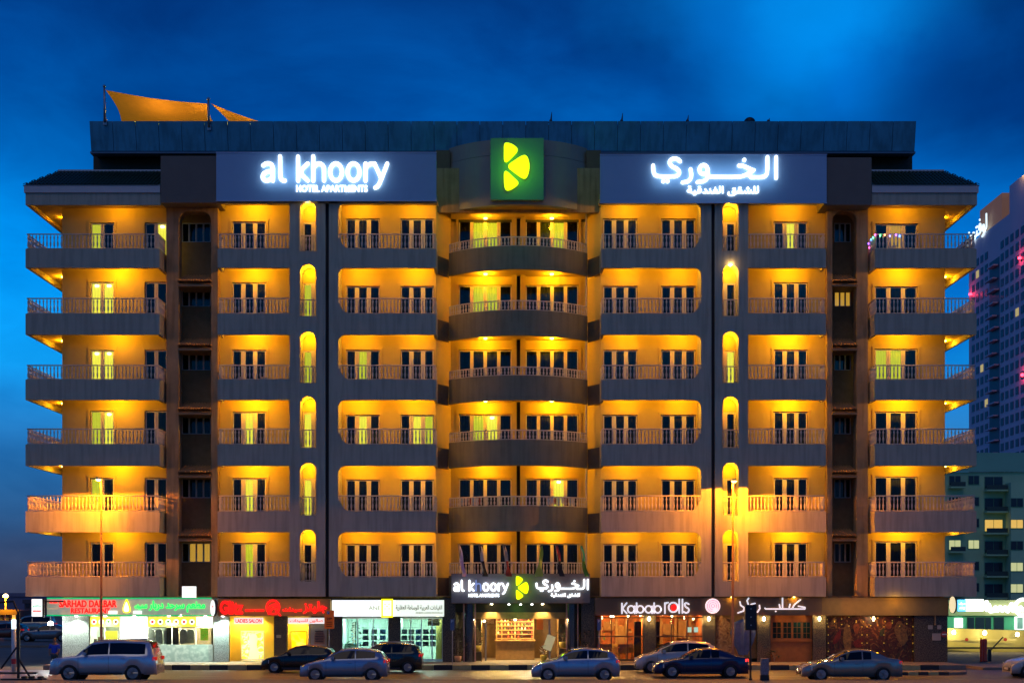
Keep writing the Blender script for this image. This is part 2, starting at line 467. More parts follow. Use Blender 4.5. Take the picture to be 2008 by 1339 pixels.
# ================================================================== HOTEL
H = thing('hotel_building', 'seven storey cream hotel with amber lit balconies and curved middle bay', 'hotel', (0, 3, 0))
ROWS = [6, 5, 4, 3, 2, 1]
RAILY = {6: 457, 5: 583, 4: 714, 3: 839, 2: 970, 1: 1100}
FT = {6: 488, 5: 615, 4: 744, 3: 871, 2: 1002, 1: 1131}
FB = {6: 525, 5: 656, 4: 784, 3: 913, 2: 1043, 1: 1169}
TOPY = {6: 399, 5: 525, 4: 656, 3: 784, 2: 913, 1: 1043}     # bottom of what is above
WD = 1.65      # depth of the balcony back wall
def zs(r):      # rail, ftop, fbot, floor, ceiling
    return Z(RAILY[r]), Z(FT[r]), Z(FB[r]), Z(FB[r])+.42, Z(TOPY[r])+.30

# shared balusters -------------------------------------------------
def baluster_mb(pts, h, mb=None):
    """pts: list of (x,y) positions; lathed bar with swellings"""
    mb = mb or MB()
    prof = [(.018, 0), (.018, h*.12), (.042, h*.25), (.05, h*.38), (.022, h*.55), (.03, h*.7), (.048, h*.8), (.018, h*.9), (.018, h)]
    for x, y in pts: mb.lathe(prof, (x, y, 0), 6)
    return mb
def path_points(path, step):
    out = []; carry = step*.5
    for a, b in zip(path, path[1:]):
        a = Vector(a); b = Vector(b); L = (b-a).length; t = carry
        while t < L:
            out.append(tuple(a+(b-a)*t/L)); t += step
        carry = t-L
    return out
RAILCACHE = {}
def join_posts(bars, path, h):
    for p in path[:1]+path[-1:]: bars.box(p[0]-.025, p[0]+.025, p[1]-.025, p[1]+.025, 0, h+.03)
    return bars
def railing(key, path, r, parent, zt=None, zb=None):
    zr, zf, *_ = zs(r)
    zt = zt or zr; zb = zb or zf
    h = round(zt-zb-.05, 2)
    k = (key, h)
    if k not in RAILCACHE:
        bars = MB()
        for a, b in zip(path, path[1:]):
            a3 = Vector((a[0], a[1], 0)); b3 = Vector((b[0], b[1], 0))
            d = (b3-a3).normalized()*.02
            for hh, rr in ((h, .036), (.035, .02)):
                bars.tube(a3-d+Vector((0,0,hh)), b3+d+Vector((0,0,hh)), rr, 8)
        bars = join_posts(bars, path, h)
        me = bars.mesh('railing', True); me.materials.append(RAILM)
        mb = baluster_mb(path_points(path, .196), h).mesh('baluster', True); mb.materials.append(RAILM)
        RAILCACHE[k] = (me, mb)
    me, mb = RAILCACHE[k]
    a = link('railing', me, None, parent, (0, 0, zb)); 
    b = link('baluster', mb, None, a, (0, 0, zb)); b['kind'] = 'stuff'

def ceiling_lamp(px, r, parent, d=.62, e=1.0, zc=None, spot=True):
    e *= random.uniform(.68, 1.18)*(.66 if r == 6 else .85 if r == 1 else 1)
    zc = zc if zc is not None else zs(r)[4]
    c = (X(px, d), d, zc)
    MB().lathe([(.10, 0), (.11, -.03), (.085, -.06), (.03, -.075)], c, 12).build('ceiling_lamp', FIX, parent)
    light('POINT', (c[0], c[1], zc-.16), 185*e, AMB, .09, parent)

# door / window assembly --------------------------------------------
def curtain_mb(x0, x1, z0, z1, y, amp=.035, wl=.16):
    mb = MB(); n = max(4, int((x1-x0)/wl*4)); ph = random.random()*6
    vs = []
    for i in range(n+1):
        x = x0+(x1-x0)*i/n
        vs += [(x, y+amp*math.sin(6.283*(x-x0)/wl+ph)*(1+.3*math.sin(x*7)), z0), (x, y+amp*math.sin(6.283*(x-x0)/wl+ph), z1)]
    return mb.add(vs, [(2*i, 2*i+2, 2*i+3, 2*i+1) for i in range(n)])
def door(px0, px1, pyt, floor, d, spec, parent, name='balcony_door', mull=.26, frame=None, pybot=None, mats=None):
    """spec: one letter per pane. k dark, c olive curtain, g green curtain, y lit yellow, w lit warm, a amber, l lit with lamp"""
    frame = frame or FRAME
    x0, x1 = X(px0, d), X(px1, d); z1 = Z(pyt, d); z0 = floor if pybot is None else Z(pybot, d)
    n = len(spec); y = d+.06
    ft = .055; W_ = x1-x0
    mb = MB()
    mb.box(x0, x1, y, y+.09, z1-ft, z1).box(x0, x0+ft, y, y+.09, z0, z1-ft).box(x1-ft, x1, y, y+.09, z0, z1-ft)
    mb.box(x0+ft, x1-ft, y, y+.09, z0, z0+.05)
    mw = mull
    iw = (W_-2*ft-(n-1)*mw)/n
    xs = []
    for i in range(n):
        a = x0+ft+i*(iw+mw); xs.append((a, a+iw))
        if i < n-1:
            b = a+iw
            mb.box(b, b+mw*.46, y-.02, y+.07, z0+.05, z1-ft)
            mb.box(b+mw*.54, b+mw, y+.0, y+.08, z0+.05, z1-ft)
            mb.box(b+mw*.46, b+mw*.54, y+.03, y+.06, z0+.05, z1-ft)
    # raised trim band of the wall opening
    D = mb.build(name, frame, parent)
    MM = {'k': CURTD, 'c': CURT, 'g': CURTG, 'y': LITY, 'w': LITW, 'a': LITA, 'l': LITW}
    for (a, b), s in zip(xs, spec):
        MB().box(a+.004, b-.004, y+.03, y+.042, z0+.06, z1-ft-.005).build('pane', GLASS, D)
        curtain_mb(a-.05, b+.05, z0, z1, y+.16, .03 if s != 'w' else .012).build('curtain', MM[s], D)
        if s == 'l':
            MB().lathe([(.12, 0), (.14, -.05), (.1, -.12)], ((a+b)/2, y+.12, z1-ft-.05), 10).build('room_lamp', LITL, D)
    return D, (x0-.03, x1+.03, z0, z1+.03)
def trim(px0, px1, pyt, floor, d, parent, m=None):
    x0, x1 = X(px0, d)-.03, X(px1, d)+.03; z1 = Z(pyt, d)+.03; w = .13
    MB().box(x0-w, x1+w, d-.045, d, z1, z1+w).box(x0-w, x0, d-.045, d, floor, z1).box(x1, x1+w, d-.045, d, floor, z1).build('door_surround', m or INNER, parent)

# ------------------------------------------------------------- columns A, C, E, G ...
# door tops per row
DT = {'A': {6: 438, 5: 554, 4: 687, 3: 806, 2: 938, 1: 1064}, 'C': {6: 436, 5: 555, 4: 687, 3: 808, 2: 938, 1: 1065},
      'E': {6: 430, 5: 562, 4: 687, 3: 814, 2: 941, 1: 1067}, 'G': {6: 432, 5: 560, 4: 687, 3: 813, 2: 939, 1: 1066},
      'R': {6: 440, 5: 563, 4: 685, 3: 808, 2: 935, 1: 1062}}
DOORS = {
 'A': [(178, 223, {6: 'yk', 5: 'll', 4: 'll', 3: 'yl', 2: 'yg', 1: 'kk'}), (285, 327, {6: 'kl', 5: 'kk', 4: 'kk', 3: 'kg', 2: 'kg', 1: 'kk'})],
 'C': [(456, 521, {6: 'cgc', 5: 'ckc', 4: 'ccc', 3: 'cwc', 2: 'cwc', 1: 'kyk'})],
 'E': [(679, 744, {6: 'ccc', 5: 'ccc', 4: 'cyc', 3: 'cwg', 2: 'ccc', 1: 'ckc'}), (786, 850, {6: 'ccc', 5: 'ccc', 4: 'ccc', 3: 'cwy', 2: 'ckc', 1: 'kcc'})],
 'G': [(900, 1003, {6: 'kyyk', 5: 'kyyk', 4: 'kccc', 3: 'cylk', 2: 'kcck', 1: 'kkck'}), (1031, 1134, {6: 'kgyk', 5: 'cccc', 4: 'cccc', 3: 'cccc', 2: 'cclk', 1: 'kkkk'})],
 'e': [(1183, 1249, {6: 'ccc', 5: 'ccc', 4: 'ccc', 3: 'kcc', 2: 'kcc', 1: 'kcc'}), (1297, 1363, {6: 'cck', 5: 'kck', 4: 'ccc', 3: 'ccg', 2: 'kcc', 1: 'kcc'})],
 'c': [(1518, 1583, {6: 'gwc', 5: 'ccc', 4: 'ccc', 3: 'ccc', 2: 'ccc', 1: 'ccc'})],
 'a': [(1716, 1798, {6: 'kak', 5: 'kkk', 4: 'yyk', 3: 'kck', 2: 'kcc', 1: 'kkc'})],
}
DTK = {'A': 'A', 'C': 'C', 'E': 'E', 'G': 'G', 'e': 'E', 'c': 'C', 'a': 'R'}
def floors_z(r): return zs(r)[3]
def wall_part(px0, px1, d, key, m=INNER, thick=.22, ztop=399):
    """back wall over all rows with its door openings"""
    holes = []
    for (a, b, st) in (DOORS[key] if key else []):
        for r in ROWS:
            holes.append((X(a, d)-.03, X(b, d)+.03, floors_z(r), Z(DT[DTK[key]][r], d)+.03))
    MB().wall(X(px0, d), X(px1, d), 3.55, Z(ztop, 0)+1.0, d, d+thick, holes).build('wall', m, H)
    for (a, b, st) in (DOORS[key] if key else []):
        for r in ROWS:
            D, _ = door(a, b, DT[DTK[key]][r], floors_z(r), d, st[r], H, mull=.24 if len(st[6]) == 3 else .2)
            trim(a, b, DT[DTK[key]][r], floors_z(r), d, H)

def balcony_parts(r, front_pts, slab_pts, key, rail_path, extra=None):
    pass

# ---- back walls
wall_part(122, 326, WD, 'A')
wall_part(414, 568, WD, 'C')
wall_part(645, 855, WD, 'E')
wall_part(1178, 1395, WD, 'e')
wall_part(1467, 1632, WD, 'c')
wall_part(1700, 1853, WD, 'a')
GD = 4.0
wall_part(884, 1150, GD, 'G')
ZT = Z(399, 0)+1.0
XL = X(122, WD); XR = X(1853, WD)
# side walls of the block
MB().box(XL, XL+.22, WD+.22, 16, 0, ZT).build('wall', INNER, H)
MB().box(XR-.22, XR, WD+.22, 16, 0, ZT).build('wall', INNER, H)
MB().box(XL+.3, XR-.3, 15.6, 15.9, 0, ZT+2).build('wall', BROWN, H)
# diagonal walls beside the curved bay
for a, b in (((855, WD), (884, GD)), ((1178, WD), (1150, GD))):
    p0 = (X(a[0], a[1]), a[1]+.0); p1 = (X(b[0], b[1]), b[1])
    MB().vprism([p0, p1, (p1[0], p1[1]+.2), (p0[0], p0[1]+.2)], 0, ZT).build('wall', INNER, H)
# centre pilasters and groove
for a, b in ((1003.5, 1013), (1020, 1030.5)):
    MB().box(X(a, GD-.5), X(b, GD-.5), GD-.5, GD, 3.5, ZT).build('pilaster', INNER, H)
MB().box(X(1013, GD-.1), X(1020, GD-.1), GD-.1, GD, 3.5, ZT).build('groove', GROOVE, H)

# ---- A and a (end balconies wrapping round the corners)
XA0, XA1 = X(50, 0), X(313, 0)
XB0, XB1 = X(1715, 0), X(1915, 0)
for side, (xo, xi) in (('L', (XA0, XA1)), ('R', (XB1, XB0))):
    s = 1 if side == 'L' else -1
    back = 9.0
    for r in ROWS:
        zr, zf, zb, fl, ce = zs(r)
        t = .14*s
        pl = MB()
        pl.vprism([(xo, 0), (xi, 0), (xi, WD), (xi-t, WD), (xi-t, .14), (xo+t, .14), (xo+t, back), (xo, back)] if s > 0 else
                  [(xi, 0), (xo, 0), (xo, back), (xo+t, back), (xo+t, .14), (xi-t, .14), (xi-t, WD), (xi, WD)], zb, zf)
        B = pl.build('balcony', PAINT, H)
        w = XL if s > 0 else XR
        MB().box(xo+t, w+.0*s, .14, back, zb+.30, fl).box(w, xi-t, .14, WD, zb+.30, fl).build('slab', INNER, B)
        pa = [(xo+.08*s, back-.1), (xo+.08*s, .07), (xi-.08*s, .07), (xi-.08*s, WD-.05)]
        railing('end'+side, pa, r, B)
        ceiling_lamp(226 if s > 0 else 1772, r, B, e=.85)
        # lamp round the corner
        lx = w-.55*s
        MB().lathe([(.10, 0), (.11, -.03), (.085, -.06)], (lx, 3.6, ce), 10).build('ceiling_lamp', FIX, B)
        light('POINT', (lx, 3.6, ce-.15), 70, AMB, .09, B)

# ---- C and c
for side, pxs, lamp in (('L', (426.5, 568), 495), ('R', (1620, 1467), 1551)):
    s = 1 if side == 'L' else -1
    xo, xi = X(pxs[0], 0), X(pxs[1], 0)
    for r in ROWS:
        zr, zf, zb, fl, ce = zs(r)
        t = .14*s
        pl = MB().vprism([(xo, 0), (xi, 0), (xi, .14), (xo+t, .14), (xo+t, WD-.55), (xo, WD-.55)] if s > 0 else
                         [(xi, 0), (xo, 0), (xo, WD-.55), (xo+t, WD-.55), (xo+t, .14), (xi, .14)], zb, zf)
        B = pl.build('balcony', PAINT, H)
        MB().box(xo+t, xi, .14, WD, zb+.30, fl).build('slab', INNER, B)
        railing('mid'+side, [(xo+.08*s, WD-.6), (xo+.08*s, .07), (xi, .07)], r, B)
        ceiling_lamp(lamp, r, B, e=.95)

# ---- E and e (openings with rounded corners)
def arc(cx, cz, r, a0, a1, n=8): return [(cx+r*math.cos(R(a0+(a1-a0)*i/n)), cz+r*math.sin(R(a0+(a1-a0)*i/n))) for i in range(n+1)]
for side, pxs, lamps in (('L', (663, 855.5), (705, 815)), ('R', (1375, 1179), (1228, 1335))):
    s = 1 if side == 'L' else -1
    xp, xe = X(pxs[0], 0), X(pxs[1], 0)
    for r in ROWS:
        zr, zf, zb, fl, ce = zs(r)
        q = .42; q2 = .58; st = .13
        lp = [(0, zb-q)] + [(q-q*math.cos(R(a)), zb-q+q*math.sin(R(a))) for a in range(10, 91, 10)]
        if r == 1: lp = [(0, zb), (q, zb)]
        lp += [(abs(xe-xp), zb), (abs(xe-xp), zf)]
        lp += [(st+q2-q2*math.sin(R(a)), zf+q2-q2*math.cos(R(a))) for a in range(0, 91, 10)]
        lp += [(0, zf+q2)]
        B = link('balcony', plate([[(xp+s*a, b) for a, b in lp]], 0, .16), PAINT, H)
        MB().box(xe-.14*s, xe, .16, WD-.05, zb, zf).build('side_parapet', PAINT, B)
        MB().box(xp, xe-.14*s, .16, WD, zb+.30, fl).build('slab', INNER, B)
        railing('in'+side, [(xp+.02*s, .08), (xe-.07*s, .08), (xe-.07*s, WD-.05)], r, B)
        for lx in lamps: ceiling_lamp(lx, r, B, e=.62)
    # corner filler of the topmost opening
    zt = Z(399, 0); q = .42
    me = plate([[(xp, zt+.01), (xp, zt-q)] + [(xp+s*(q-q*math.cos(R(a))), zt-q+q*math.sin(R(a))) for a in range(10, 91, 10)] + [(xp+s*q, zt+.01)]], 0, .16)
    link('corner_fillet', me, PAINT, H)

# ---- pillars with arched niches
ARCHT = {6: 395, 5: 518, 4: 650, 3: 777, 2: 907, 1: 1038}
ARCHB = {6: 492, 5: 620, 4: 751, 3: 878, 2: 1010, 1: 1139}
NST = {'L': {6: 'g', 5: 'y', 4: 'y', 3: 'w', 2: 'w', 1: 'c'}, 'R': {6: 'c', 5: 'g', 4: 'w', 3: 'c', 2: 'c', 1: 'k'}}
for side, (p0, p1, a0, a1, g0, g1, sp) in (('L', (568, 638, 588, 619.5, 638, 645, (645, 663))), ('R', (1402, 1467, 1417, 1448.5, 1395, 1402, (1375, 1395)))):
    zt = Z(399, 0)+.25
    outer = [(X(p0), 3.59), (X(p1), 3.59), (X(p1), zt), (X(p0), zt)]
    loops = [outer]
    for r in ROWS:
        xa, xb = X(a0), X(a1); rr = (xb-xa)/2; cxx = (xa+xb)/2
        ct = Z(ARCHT[r])-rr
        if r == 6: ct = min(ct, zt-.1-rr)
        loops.append([(xa, Z(ARCHB[r]))] + [(cxx-rr*math.cos(R(a)), ct+rr*math.sin(R(a))) for a in range(0, 181, 15)] + [(xb, Z(ARCHB[r]))])
    pil = link('pillar', plate(loops, 0, 1.1), PAINT, H)
    MB().box(X(sp[0]), X(sp[1]), 0, WD, 3.59, zt).build('pillar', PAINT, H)
    MB().box(X(g0), X(g1), .35, .5, 3.59, zt).build('groove', GROOVE, H)
    # niche back wall, door, lamp
    holes = []
    for r in ROWS:
        fl = Z(ARCHB[r])
        holes.append((X(a0+1.5, 1.1), X(a1-1.5, 1.1), fl, Z(DT['C'][r], 1.1)))
    MB().wall(X(p0)+.02, X(p1)-.02, 3.6, zt, 1.11, 1.3, holes).build('wall', INNER, H)
    for r in ROWS:
        fl = Z(ARCHB[r]); xa, xb = X(a0+1.5, 1.1), X(a1-1.5, 1.1); zt2 = Z(DT['C'][r], 1.1)
        D = MB().box(xa, xa+.22, 1.13, 1.2, fl, zt2).box(xb-.22, xb, 1.13, 1.2, fl, zt2).box(xa+.22, xb-.22, 1.13, 1.2, zt2-.1, zt2).build('niche_door', FRAME, H)
        MB().box(xa+.22, xb-.22, 1.15, 1.16, fl, zt2-.1).build('pane', GLASS, D)
        s_ = NST[side][r]
        curtain_mb(xa+.2, xb-.2, fl, zt2, 1.26, .02).build('curtain', {'g': CURTG, 'y': LITY, 'w': LITW, 'c': CURT, 'k': CURTD}[s_], D)
        railing('niche'+side, [(X(a0), .3), (X(a1), .3)], r, pil, zt=Z(RAILY[r]+1), zb=fl+.02)
        cxx = (X(a0)+X(a1))/2
        light('POINT', (cxx, .55, Z(ARCHT[r])-.22), 60, AMB, .05, pil)
        if r == 6 or (side == 'R' and r == 5):
            MB().lathe([(.07, 0), (.08, -.05), (.04, -.1)], (cxx, .1, Z(ARCHT[r])+.02), 10).build('wall_lamp', mat('lamp_bright', (1, .9, .7), .5, emit=(1, .85, .55), es=25), pil)
            light('POINT', (cxx, -.12, Z(ARCHT[r])-.02), 9, (1, .6, .2), .05, pil)

# ---- G curved bay
gx = X(1016, 0); hw = (X(1152, 2.5)-X(880, 2.5))/2; d0, d1 = .7, 2.5; sag = d1-d0
RAD = (hw*hw+sag*sag)/(2*sag); cyc = d0+RAD; am = math.asin(hw/RAD)
gxc = (X(880, 2.5)+X(1152, 2.5))/2
def bay_arc(rad, n=28, k=1.0): return [(gxc+rad*math.sin(-am*k+2*am*k*i/n), cyc-rad*math.cos(-am*k+2*am*k*i/n)) for i in range(n+1)]
for r in ROWS:
    zr, zf, zb, fl, ce = zs(r)
    if r > 1: zb0, zf0, zr0 = zb+.08, zf+.33, zr+.02
    else: zb0, zf0, zr0 = zb, zf+.1, zr
    o, i_ = bay_arc(RAD), bay_arc(RAD-.15)
    B = MB().vprism(o + i_[::-1], zb0, zf0).build('balcony', mat('bay_paint', (.28, .25, .16), .8, bump=.2, bscale=30, var=.12, vscale=1.2, streak=.15, spec=.15), H, smooth=False)
    sl = i_ + [(X(1150, GD), GD), (X(884, GD), GD)]
    MB().vprism(sl, zb0+.30, fl).build('slab', INNER, B)
    railing('bay', bay_arc(RAD-.07, 14), r, B, zt=zr0, zb=zf0)
    for lx in (952, 1082): ceiling_lamp(lx, r, B, d=3.15, e=.75, zc=zs(r)[4]+(.06 if r < 6 else -.28))
    # short link parapets beside the bay
    for (a, b) in (((856.5, WD-.1), (880, 2.62)), ((1177, WD-.1), (1152.5, 2.62))):
        p0 = (X(a[0], a[1]), a[1]); p1 = (X(b[0], b[1]), b[1])
        MB().vprism([p0, p1, (p1[0], p1[1]+.12), (p0[0], p0[1]+.12)], zb+.02, zf).build('link_parapet', mat('link_shaded_paint', (.15, .11, .07), .85, var=.2), B)  # dark tone holds the shadow the balcony lamps leave here
for px in (1150, ):
    MB().tube((X(px, 2.35), 2.6, 3.6), (X(px, 2.35), 2.6, Z(404, 2.4)), .045, 8).build('drainpipe', FRAME, H)

# ---- recesses B and b
for side, (q0, rc0, rc1, q1) in (('L', (326.5, 350, 414, 427)), ('R', (1631, 1632, 1680, 1702))):
    dp, dr = 1.0, 2.6
    zt = Z(398, 0)+.3
    xa, xb = X(rc0, dp), X(rc1, dp); rr = .55
    ztop = Z(414, dp)
    op = [(xa, .3), (xa, ztop-rr)] + [(xa+rr-rr*math.cos(R(a)), ztop-rr+rr*math.sin(R(a))) for a in range(15, 91, 15)] + \
         [(xb-rr+rr*math.sin(R(a)), ztop-rr+rr*math.cos(R(a))) for a in range(0, 91, 15)] + [(xb, .3)]
    q0x = X(q0 if side == 'L' else 1622, dp); q1x = X(q1 if side == 'L' else q1, dp)
    outer = [(q0x, 0)] + [(q1x, 0), (q1x, zt), (q0x, zt)]
    me = plate([outer, op], dp, dp+.8)
    link('pilaster', me, BROWN, H)
    holes = []
    wx = {'L': (356, 413), 'R': (1636, 1669)}[side]
    WT = {6: (437, 475), 5: (560, 601), 4: (689, 726), 3: (812, 851), 2: (937, 976), 1: (1064, 1102)}
    for r in ROWS: holes.append((X(wx[0], dr), X(wx[1], dr), Z(WT[r][1], dr), Z(WT[r][0], dr)))
    MB().wall(X(rc0-8, dr), X(rc1+8, dr), 0, zt, dr, dr+.2, holes).build('wall', DARKW, H)
    for r in ROWS:
        sp = {'L': {6: 'kkkk', 5: 'kkkk', 4: 'kgkk', 3: 'kkkk', 2: 'kkkk', 1: 'kaaa'}, 'R': {6: 'kkk', 5: 'aaa', 4: 'kkk', 3: 'kkk', 2: 'kkk', 1: 'kkk'}}[side][r]
        door(wx[0], wx[1], WT[r][0], 0, dr-.02, sp, H, name='window', mull=.09, frame=FRAMEG if r > 1 else FRAME, pybot=WT[r][1])
        # tiled hood above each window except the top one
        if r < 6:
            yt = {5: 541, 4: 666, 3: 791, 2: 914, 1: 1038}[r]
            za, zb_ = Z(yt, dr), Z(yt+15, dp+.2)
            xw0, xw1 = X(rc0-1, dp), X(rc1+1, dp)
            hb = MB(); k = 12 if side == 'L' else 9
            hood = MB().box(xw0, xw1, dp-.12, dr, zb_-.22, zb_-.12).build('window_hood', mat('hood_edge', (.30, .19, .10), .8, var=.1), H)
            for j in range(k):
                xc = xw0+(j+.5)*(xw1-xw0)/k; w2 = (xw1-xw0)/k*.52
                for c_ in range(4):
                    t0, t1 = c_/4, (c_+1)/4+.04
                    pts = []
                    for (t_, rr_) in ((t0, w2*.85), (t1, w2)):
                        yy = dr+(dp-.15-dr)*t_; zz = za+(zb_-za)*t_-.02*0+c_*.012
                        for a in range(0, 181, 45): pts.append((xc+rr_*math.cos(R(a)), yy, zz+rr_*math.sin(R(a))))
                    hb.add(pts, [(i, i+1, i+6, i+5) for i in range(4)])
            hb.add([(xw0, dr, za), (xw1, dr, za), (xw1, dp-.1, zb_-.1), (xw0, dp-.1, zb_-.1)], [(0, 1, 2, 3)])
            t = hb.build('tile', TERRA, hood); t['kind'] = 'stuff'

# ---- top storey blocks, eaves, roofs
ztf = Z(399, 0)
MB().box(X(315, -.1), X(430, -.1), -.1, 1.8, Z(397.5, -.1), Z(306, -.1)).build('top_block', mat('taupe_paint', (.17, .145, .12), .85, bump=.2, var=.1, vscale=1), H)
MB().box(X(1615, -.1), X(1709, -.1), -.1, 1.8, Z(402, -.1), Z(309, -.1)).build('top_block', MATS['taupe_paint'], H)
MB().box(X(430, 0), X(1615, 0), 1.9, 2.2, ztf, Z(310, 0)).build('wall', BROWN, H)
MB().box(X(424, 0), X(857, 0), .0, .16, ztf+.0, ztf+.35).box(X(424, 0), X(857, 0), .16, 2.0, ztf+.32, ztf+.5).build('ceiling_beam', PAINT, H)
MB().box(X(1177, 0), X(1622, 0), .0, .16, ztf+.0, ztf+.35).box(X(1177, 0), X(1622, 0), .16, 2.0, ztf+.32, ztf+.5).build('ceiling_beam', PAINT, H)
for a, b, dd in ((855, 882, 2.2), (1150, 1178, 2.2)):
    MB().box(X(a, dd), X(b, dd), dd, dd+.3, Z(416, dd), Z(295, dd)).build('link_wall', MATS['link_shaded_paint'], H)
for side, (a, b, x_out) in (('L', (50, 314.5, 'l')), ('R', (1709.5, 1916, 'r'))):
    s = 1 if side == 'L' else -1
    xo = X(a if s > 0 else b, 0); xi = X(b if s > 0 else a, 0)
    MB().vprism([(xo, 0), (xi, 0), (xi, .14), (xo+.14*s, .14), (xo+.14*s, 9), (xo, 9)] if s > 0 else
                [(xi, 0), (xo, 0), (xo, 9), (xo+.14*s, 9), (xo+.14*s, .14), (xi, .14)], Z(402, 0), Z(379, 0)).build('fascia', PAINT, H)
    MB().box(xo+.14*s, xi, .14, 9, Z(402, 0)+.25, Z(402, 0)+.45).build('ceiling_slab', INNER, H)
    MB().box(xo-.06*s, xi, -.08, 9, Z(378.5, 0), Z(365, 0)+.03).build('eave_band', WHITE, H)
    # hipped tile roof: stepped barrel tiles
    ze, zr_ = Z(365, 0)-.0, Z(331, 2.4)
    yr = 3.0
    rb = MB(); wt = .21
    xe0 = xo-.12*s; nn = int(abs(xi-xe0)/wt)
    hipx = X(108 if s > 0 else 1857, 2.4)
    roof = MB().add([(xe0, -.1, ze), (xi, -.1, ze), (xi, yr, zr_), (hipx, yr, zr_), (hipx, 9, zr_), (xe0, 9, ze)],
                    [(0, 1, 2, 3), (0, 3, 4, 5)]).build('roof', TILE, H)
    for j in range(nn):
        xc = xe0+s*(j+.5)*wt
        hipt = min(1, max(0, (s*(xc-xe0))/abs(hipx-xe0)))
        cs = 9
        for c_ in range(cs):
            t0, t1 = c_/cs, min(1, (c_+1.1)/cs)
            if t1 > hipt+.12: continue
            pts = []
            for (t_, q, rr_) in ((t0, .035, wt*.42), (t1, .0, wt*.36)):
                yy = -.14+(yr+.14)*t_; zz = ze+(zr_-ze)*t_+q
                for a_ in range(0, 181, 45): pts.append((xc+rr_*math.cos(R(a_)), yy, zz+rr_*math.sin(R(a_))*.9))
            rb.add(pts, [(i, i+1, i+6, i+5) for i in range(4)])
    t = rb.build('tile', TILE, roof); t['kind'] = 'stuff'
    MB().box(min(hipx, xi), max(hipx, xi), yr-.08, yr+.12, zr_-.02, zr_+.1).build('roof_ridge', WHITE, H)
# penthouse behind
MB().box(X(183, 4), X(1789, 4), 4, 15, ztf, Z(297, 4)).build('penthouse_wall', mat('penthouse_olive', (.055, .06, .045), .8, var=.15, vscale=1), H)
# big metal parapet, one panel after another
px = 176.0; k = 0
pts_top, pts_bot = Z(238, 2.2), Z(297, 2.6)
mpar = None
while px < 1796:
    w = 45.0; x0, x1 = X(px, 2.3)+.012, X(min(px+w, 1797), 2.3)-.012
    j = random.uniform(-.012, .012)
    mb = MB()
    e = .06
    mb.add([(x0, 2.55+j, pts_bot), (x1, 2.55+j, pts_bot), (x1, 2.2+j, pts_top), (x0, 2.2+j, pts_top),
            (x0, 2.75, pts_bot), (x1, 2.75, pts_bot), (x1, 2.4, pts_top), (x0, 2.4, pts_top)],
           [(0, 1, 2, 3), (4, 7, 6, 5), (0, 4, 5, 1), (3, 2, 6, 7), (0, 3, 7, 4), (1, 5, 6, 2)])
    mb.build('cladding_panel', PANELM, H); px += w
MB().box(X(175, 2.4), X(1797, 2.4), 2.58, 3.2, pts_bot-.12, pts_bot-.01).build('cladding_rail', mat('clad_rail', (.12, .16, .2), .4, metal=.4), H)
MB().box(X(178, 2.4), X(1795, 2.4), 2.76, 6.0, pts_bot, pts_top-.03).build('parapet_core', BLACK, H)
# cornice drum over the bay
o, i_ = bay_arc(RAD), bay_arc(RAD-.4)
MB().vprism(o+i_[::-1], Z(401, d0), Z(303, d0)).build('drum', DRUM, H)
o2 = bay_arc(RAD-.03)
MB().vprism(o2+i_[::-1], Z(302, d0), Z(272, d0)).build('drum_cap', DRUM, H)
MB().vprism(bay_arc(RAD-.15)+[(X(1150, GD), GD+.3), (X(884, GD), GD+.3)], Z(401, d0)+.02, Z(401, d0)+.2).build('ceiling_slab', INNER, H)
MB().vprism(bay_arc(RAD-.05)+[(X(1152, 4.5), 4.5), (X(880, 4.5), 4.5)], Z(276, d0), Z(273, d0)).build('drum_roof', DRUM, H)

# ================================================================== HOTEL SIGNS
ALK = [[(430,158),(455,140),(490,140),(512,160),(515,200),(515,292)], [(515,208),(460,212),(428,235),(425,270),(445,290),(480,288),(515,262)]]
LL = [[(578,78),(580,265),(595,288),(620,290)]]
KK = [[(735,80),(735,292)], [(820,142),(745,215),(820,290)]]
HH = [[(868,78),(868,292)], [(868,178),(895,146),(930,140),(957,160),(962,200),(962,292)]]
OO = lambda cx: [[(cx+52*math.cos(R(a)), 215+75*math.sin(R(a))) for a in range(0, 361, 20)]]
RR = [[(1325,142),(1325,292)], [(1325,182),(1350,150),(1385,142)]]
YY = [[(1405,142),(1460,268)], [(1515,142),(1455,300),(1432,342),(1410,352)]]
LATIN = [ALK, LL, KK, HH, OO(1067), OO(1220), RR, YY]
AL = [[(1545,80),(1545,258)]]
LAM = [[(1472,80),(1472,212),(1455,242),(1420,250),(1335,250)], [(1232,152),(1262,150),(1352,192)], [(1358,190),(1290,232),(1235,248),(985,246)], [(1340,250),(1302,222)], [(1278,105)]]
WAW = [smooth_pts([(975,190),(960,150),(925,145),(900,175),(910,215),(945,225),(975,212)], 1), [(972,190),(975,240),(955,280),(885,291)]]
RA = [[(828,182),(838,240),(815,284),(760,294)]]
YA = [smooth_pts([(742,118),(715,92),(670,95),(648,125),(672,160),(715,178),(738,205),(722,238),(680,244),(560,244),(520,225),(515,150)], 1), [(600,284)], [(636,284)]]
ARAB = [AL, LAM, WAW, RA, YA]
def letters(groups, fx, fz, width, d, parent, dead=()):
    for gi, g_ in enumerate(groups):
        st = [[(fx(p[0]), fz(p[1])) for p in (smooth_pts(s_, 1) if 2 < len(s_) < 10 else s_)] for s_ in g_]
        stroke_mb(st, width, d-.1, d-.02).build('letter', LETB if gi in dead else LETW, parent)
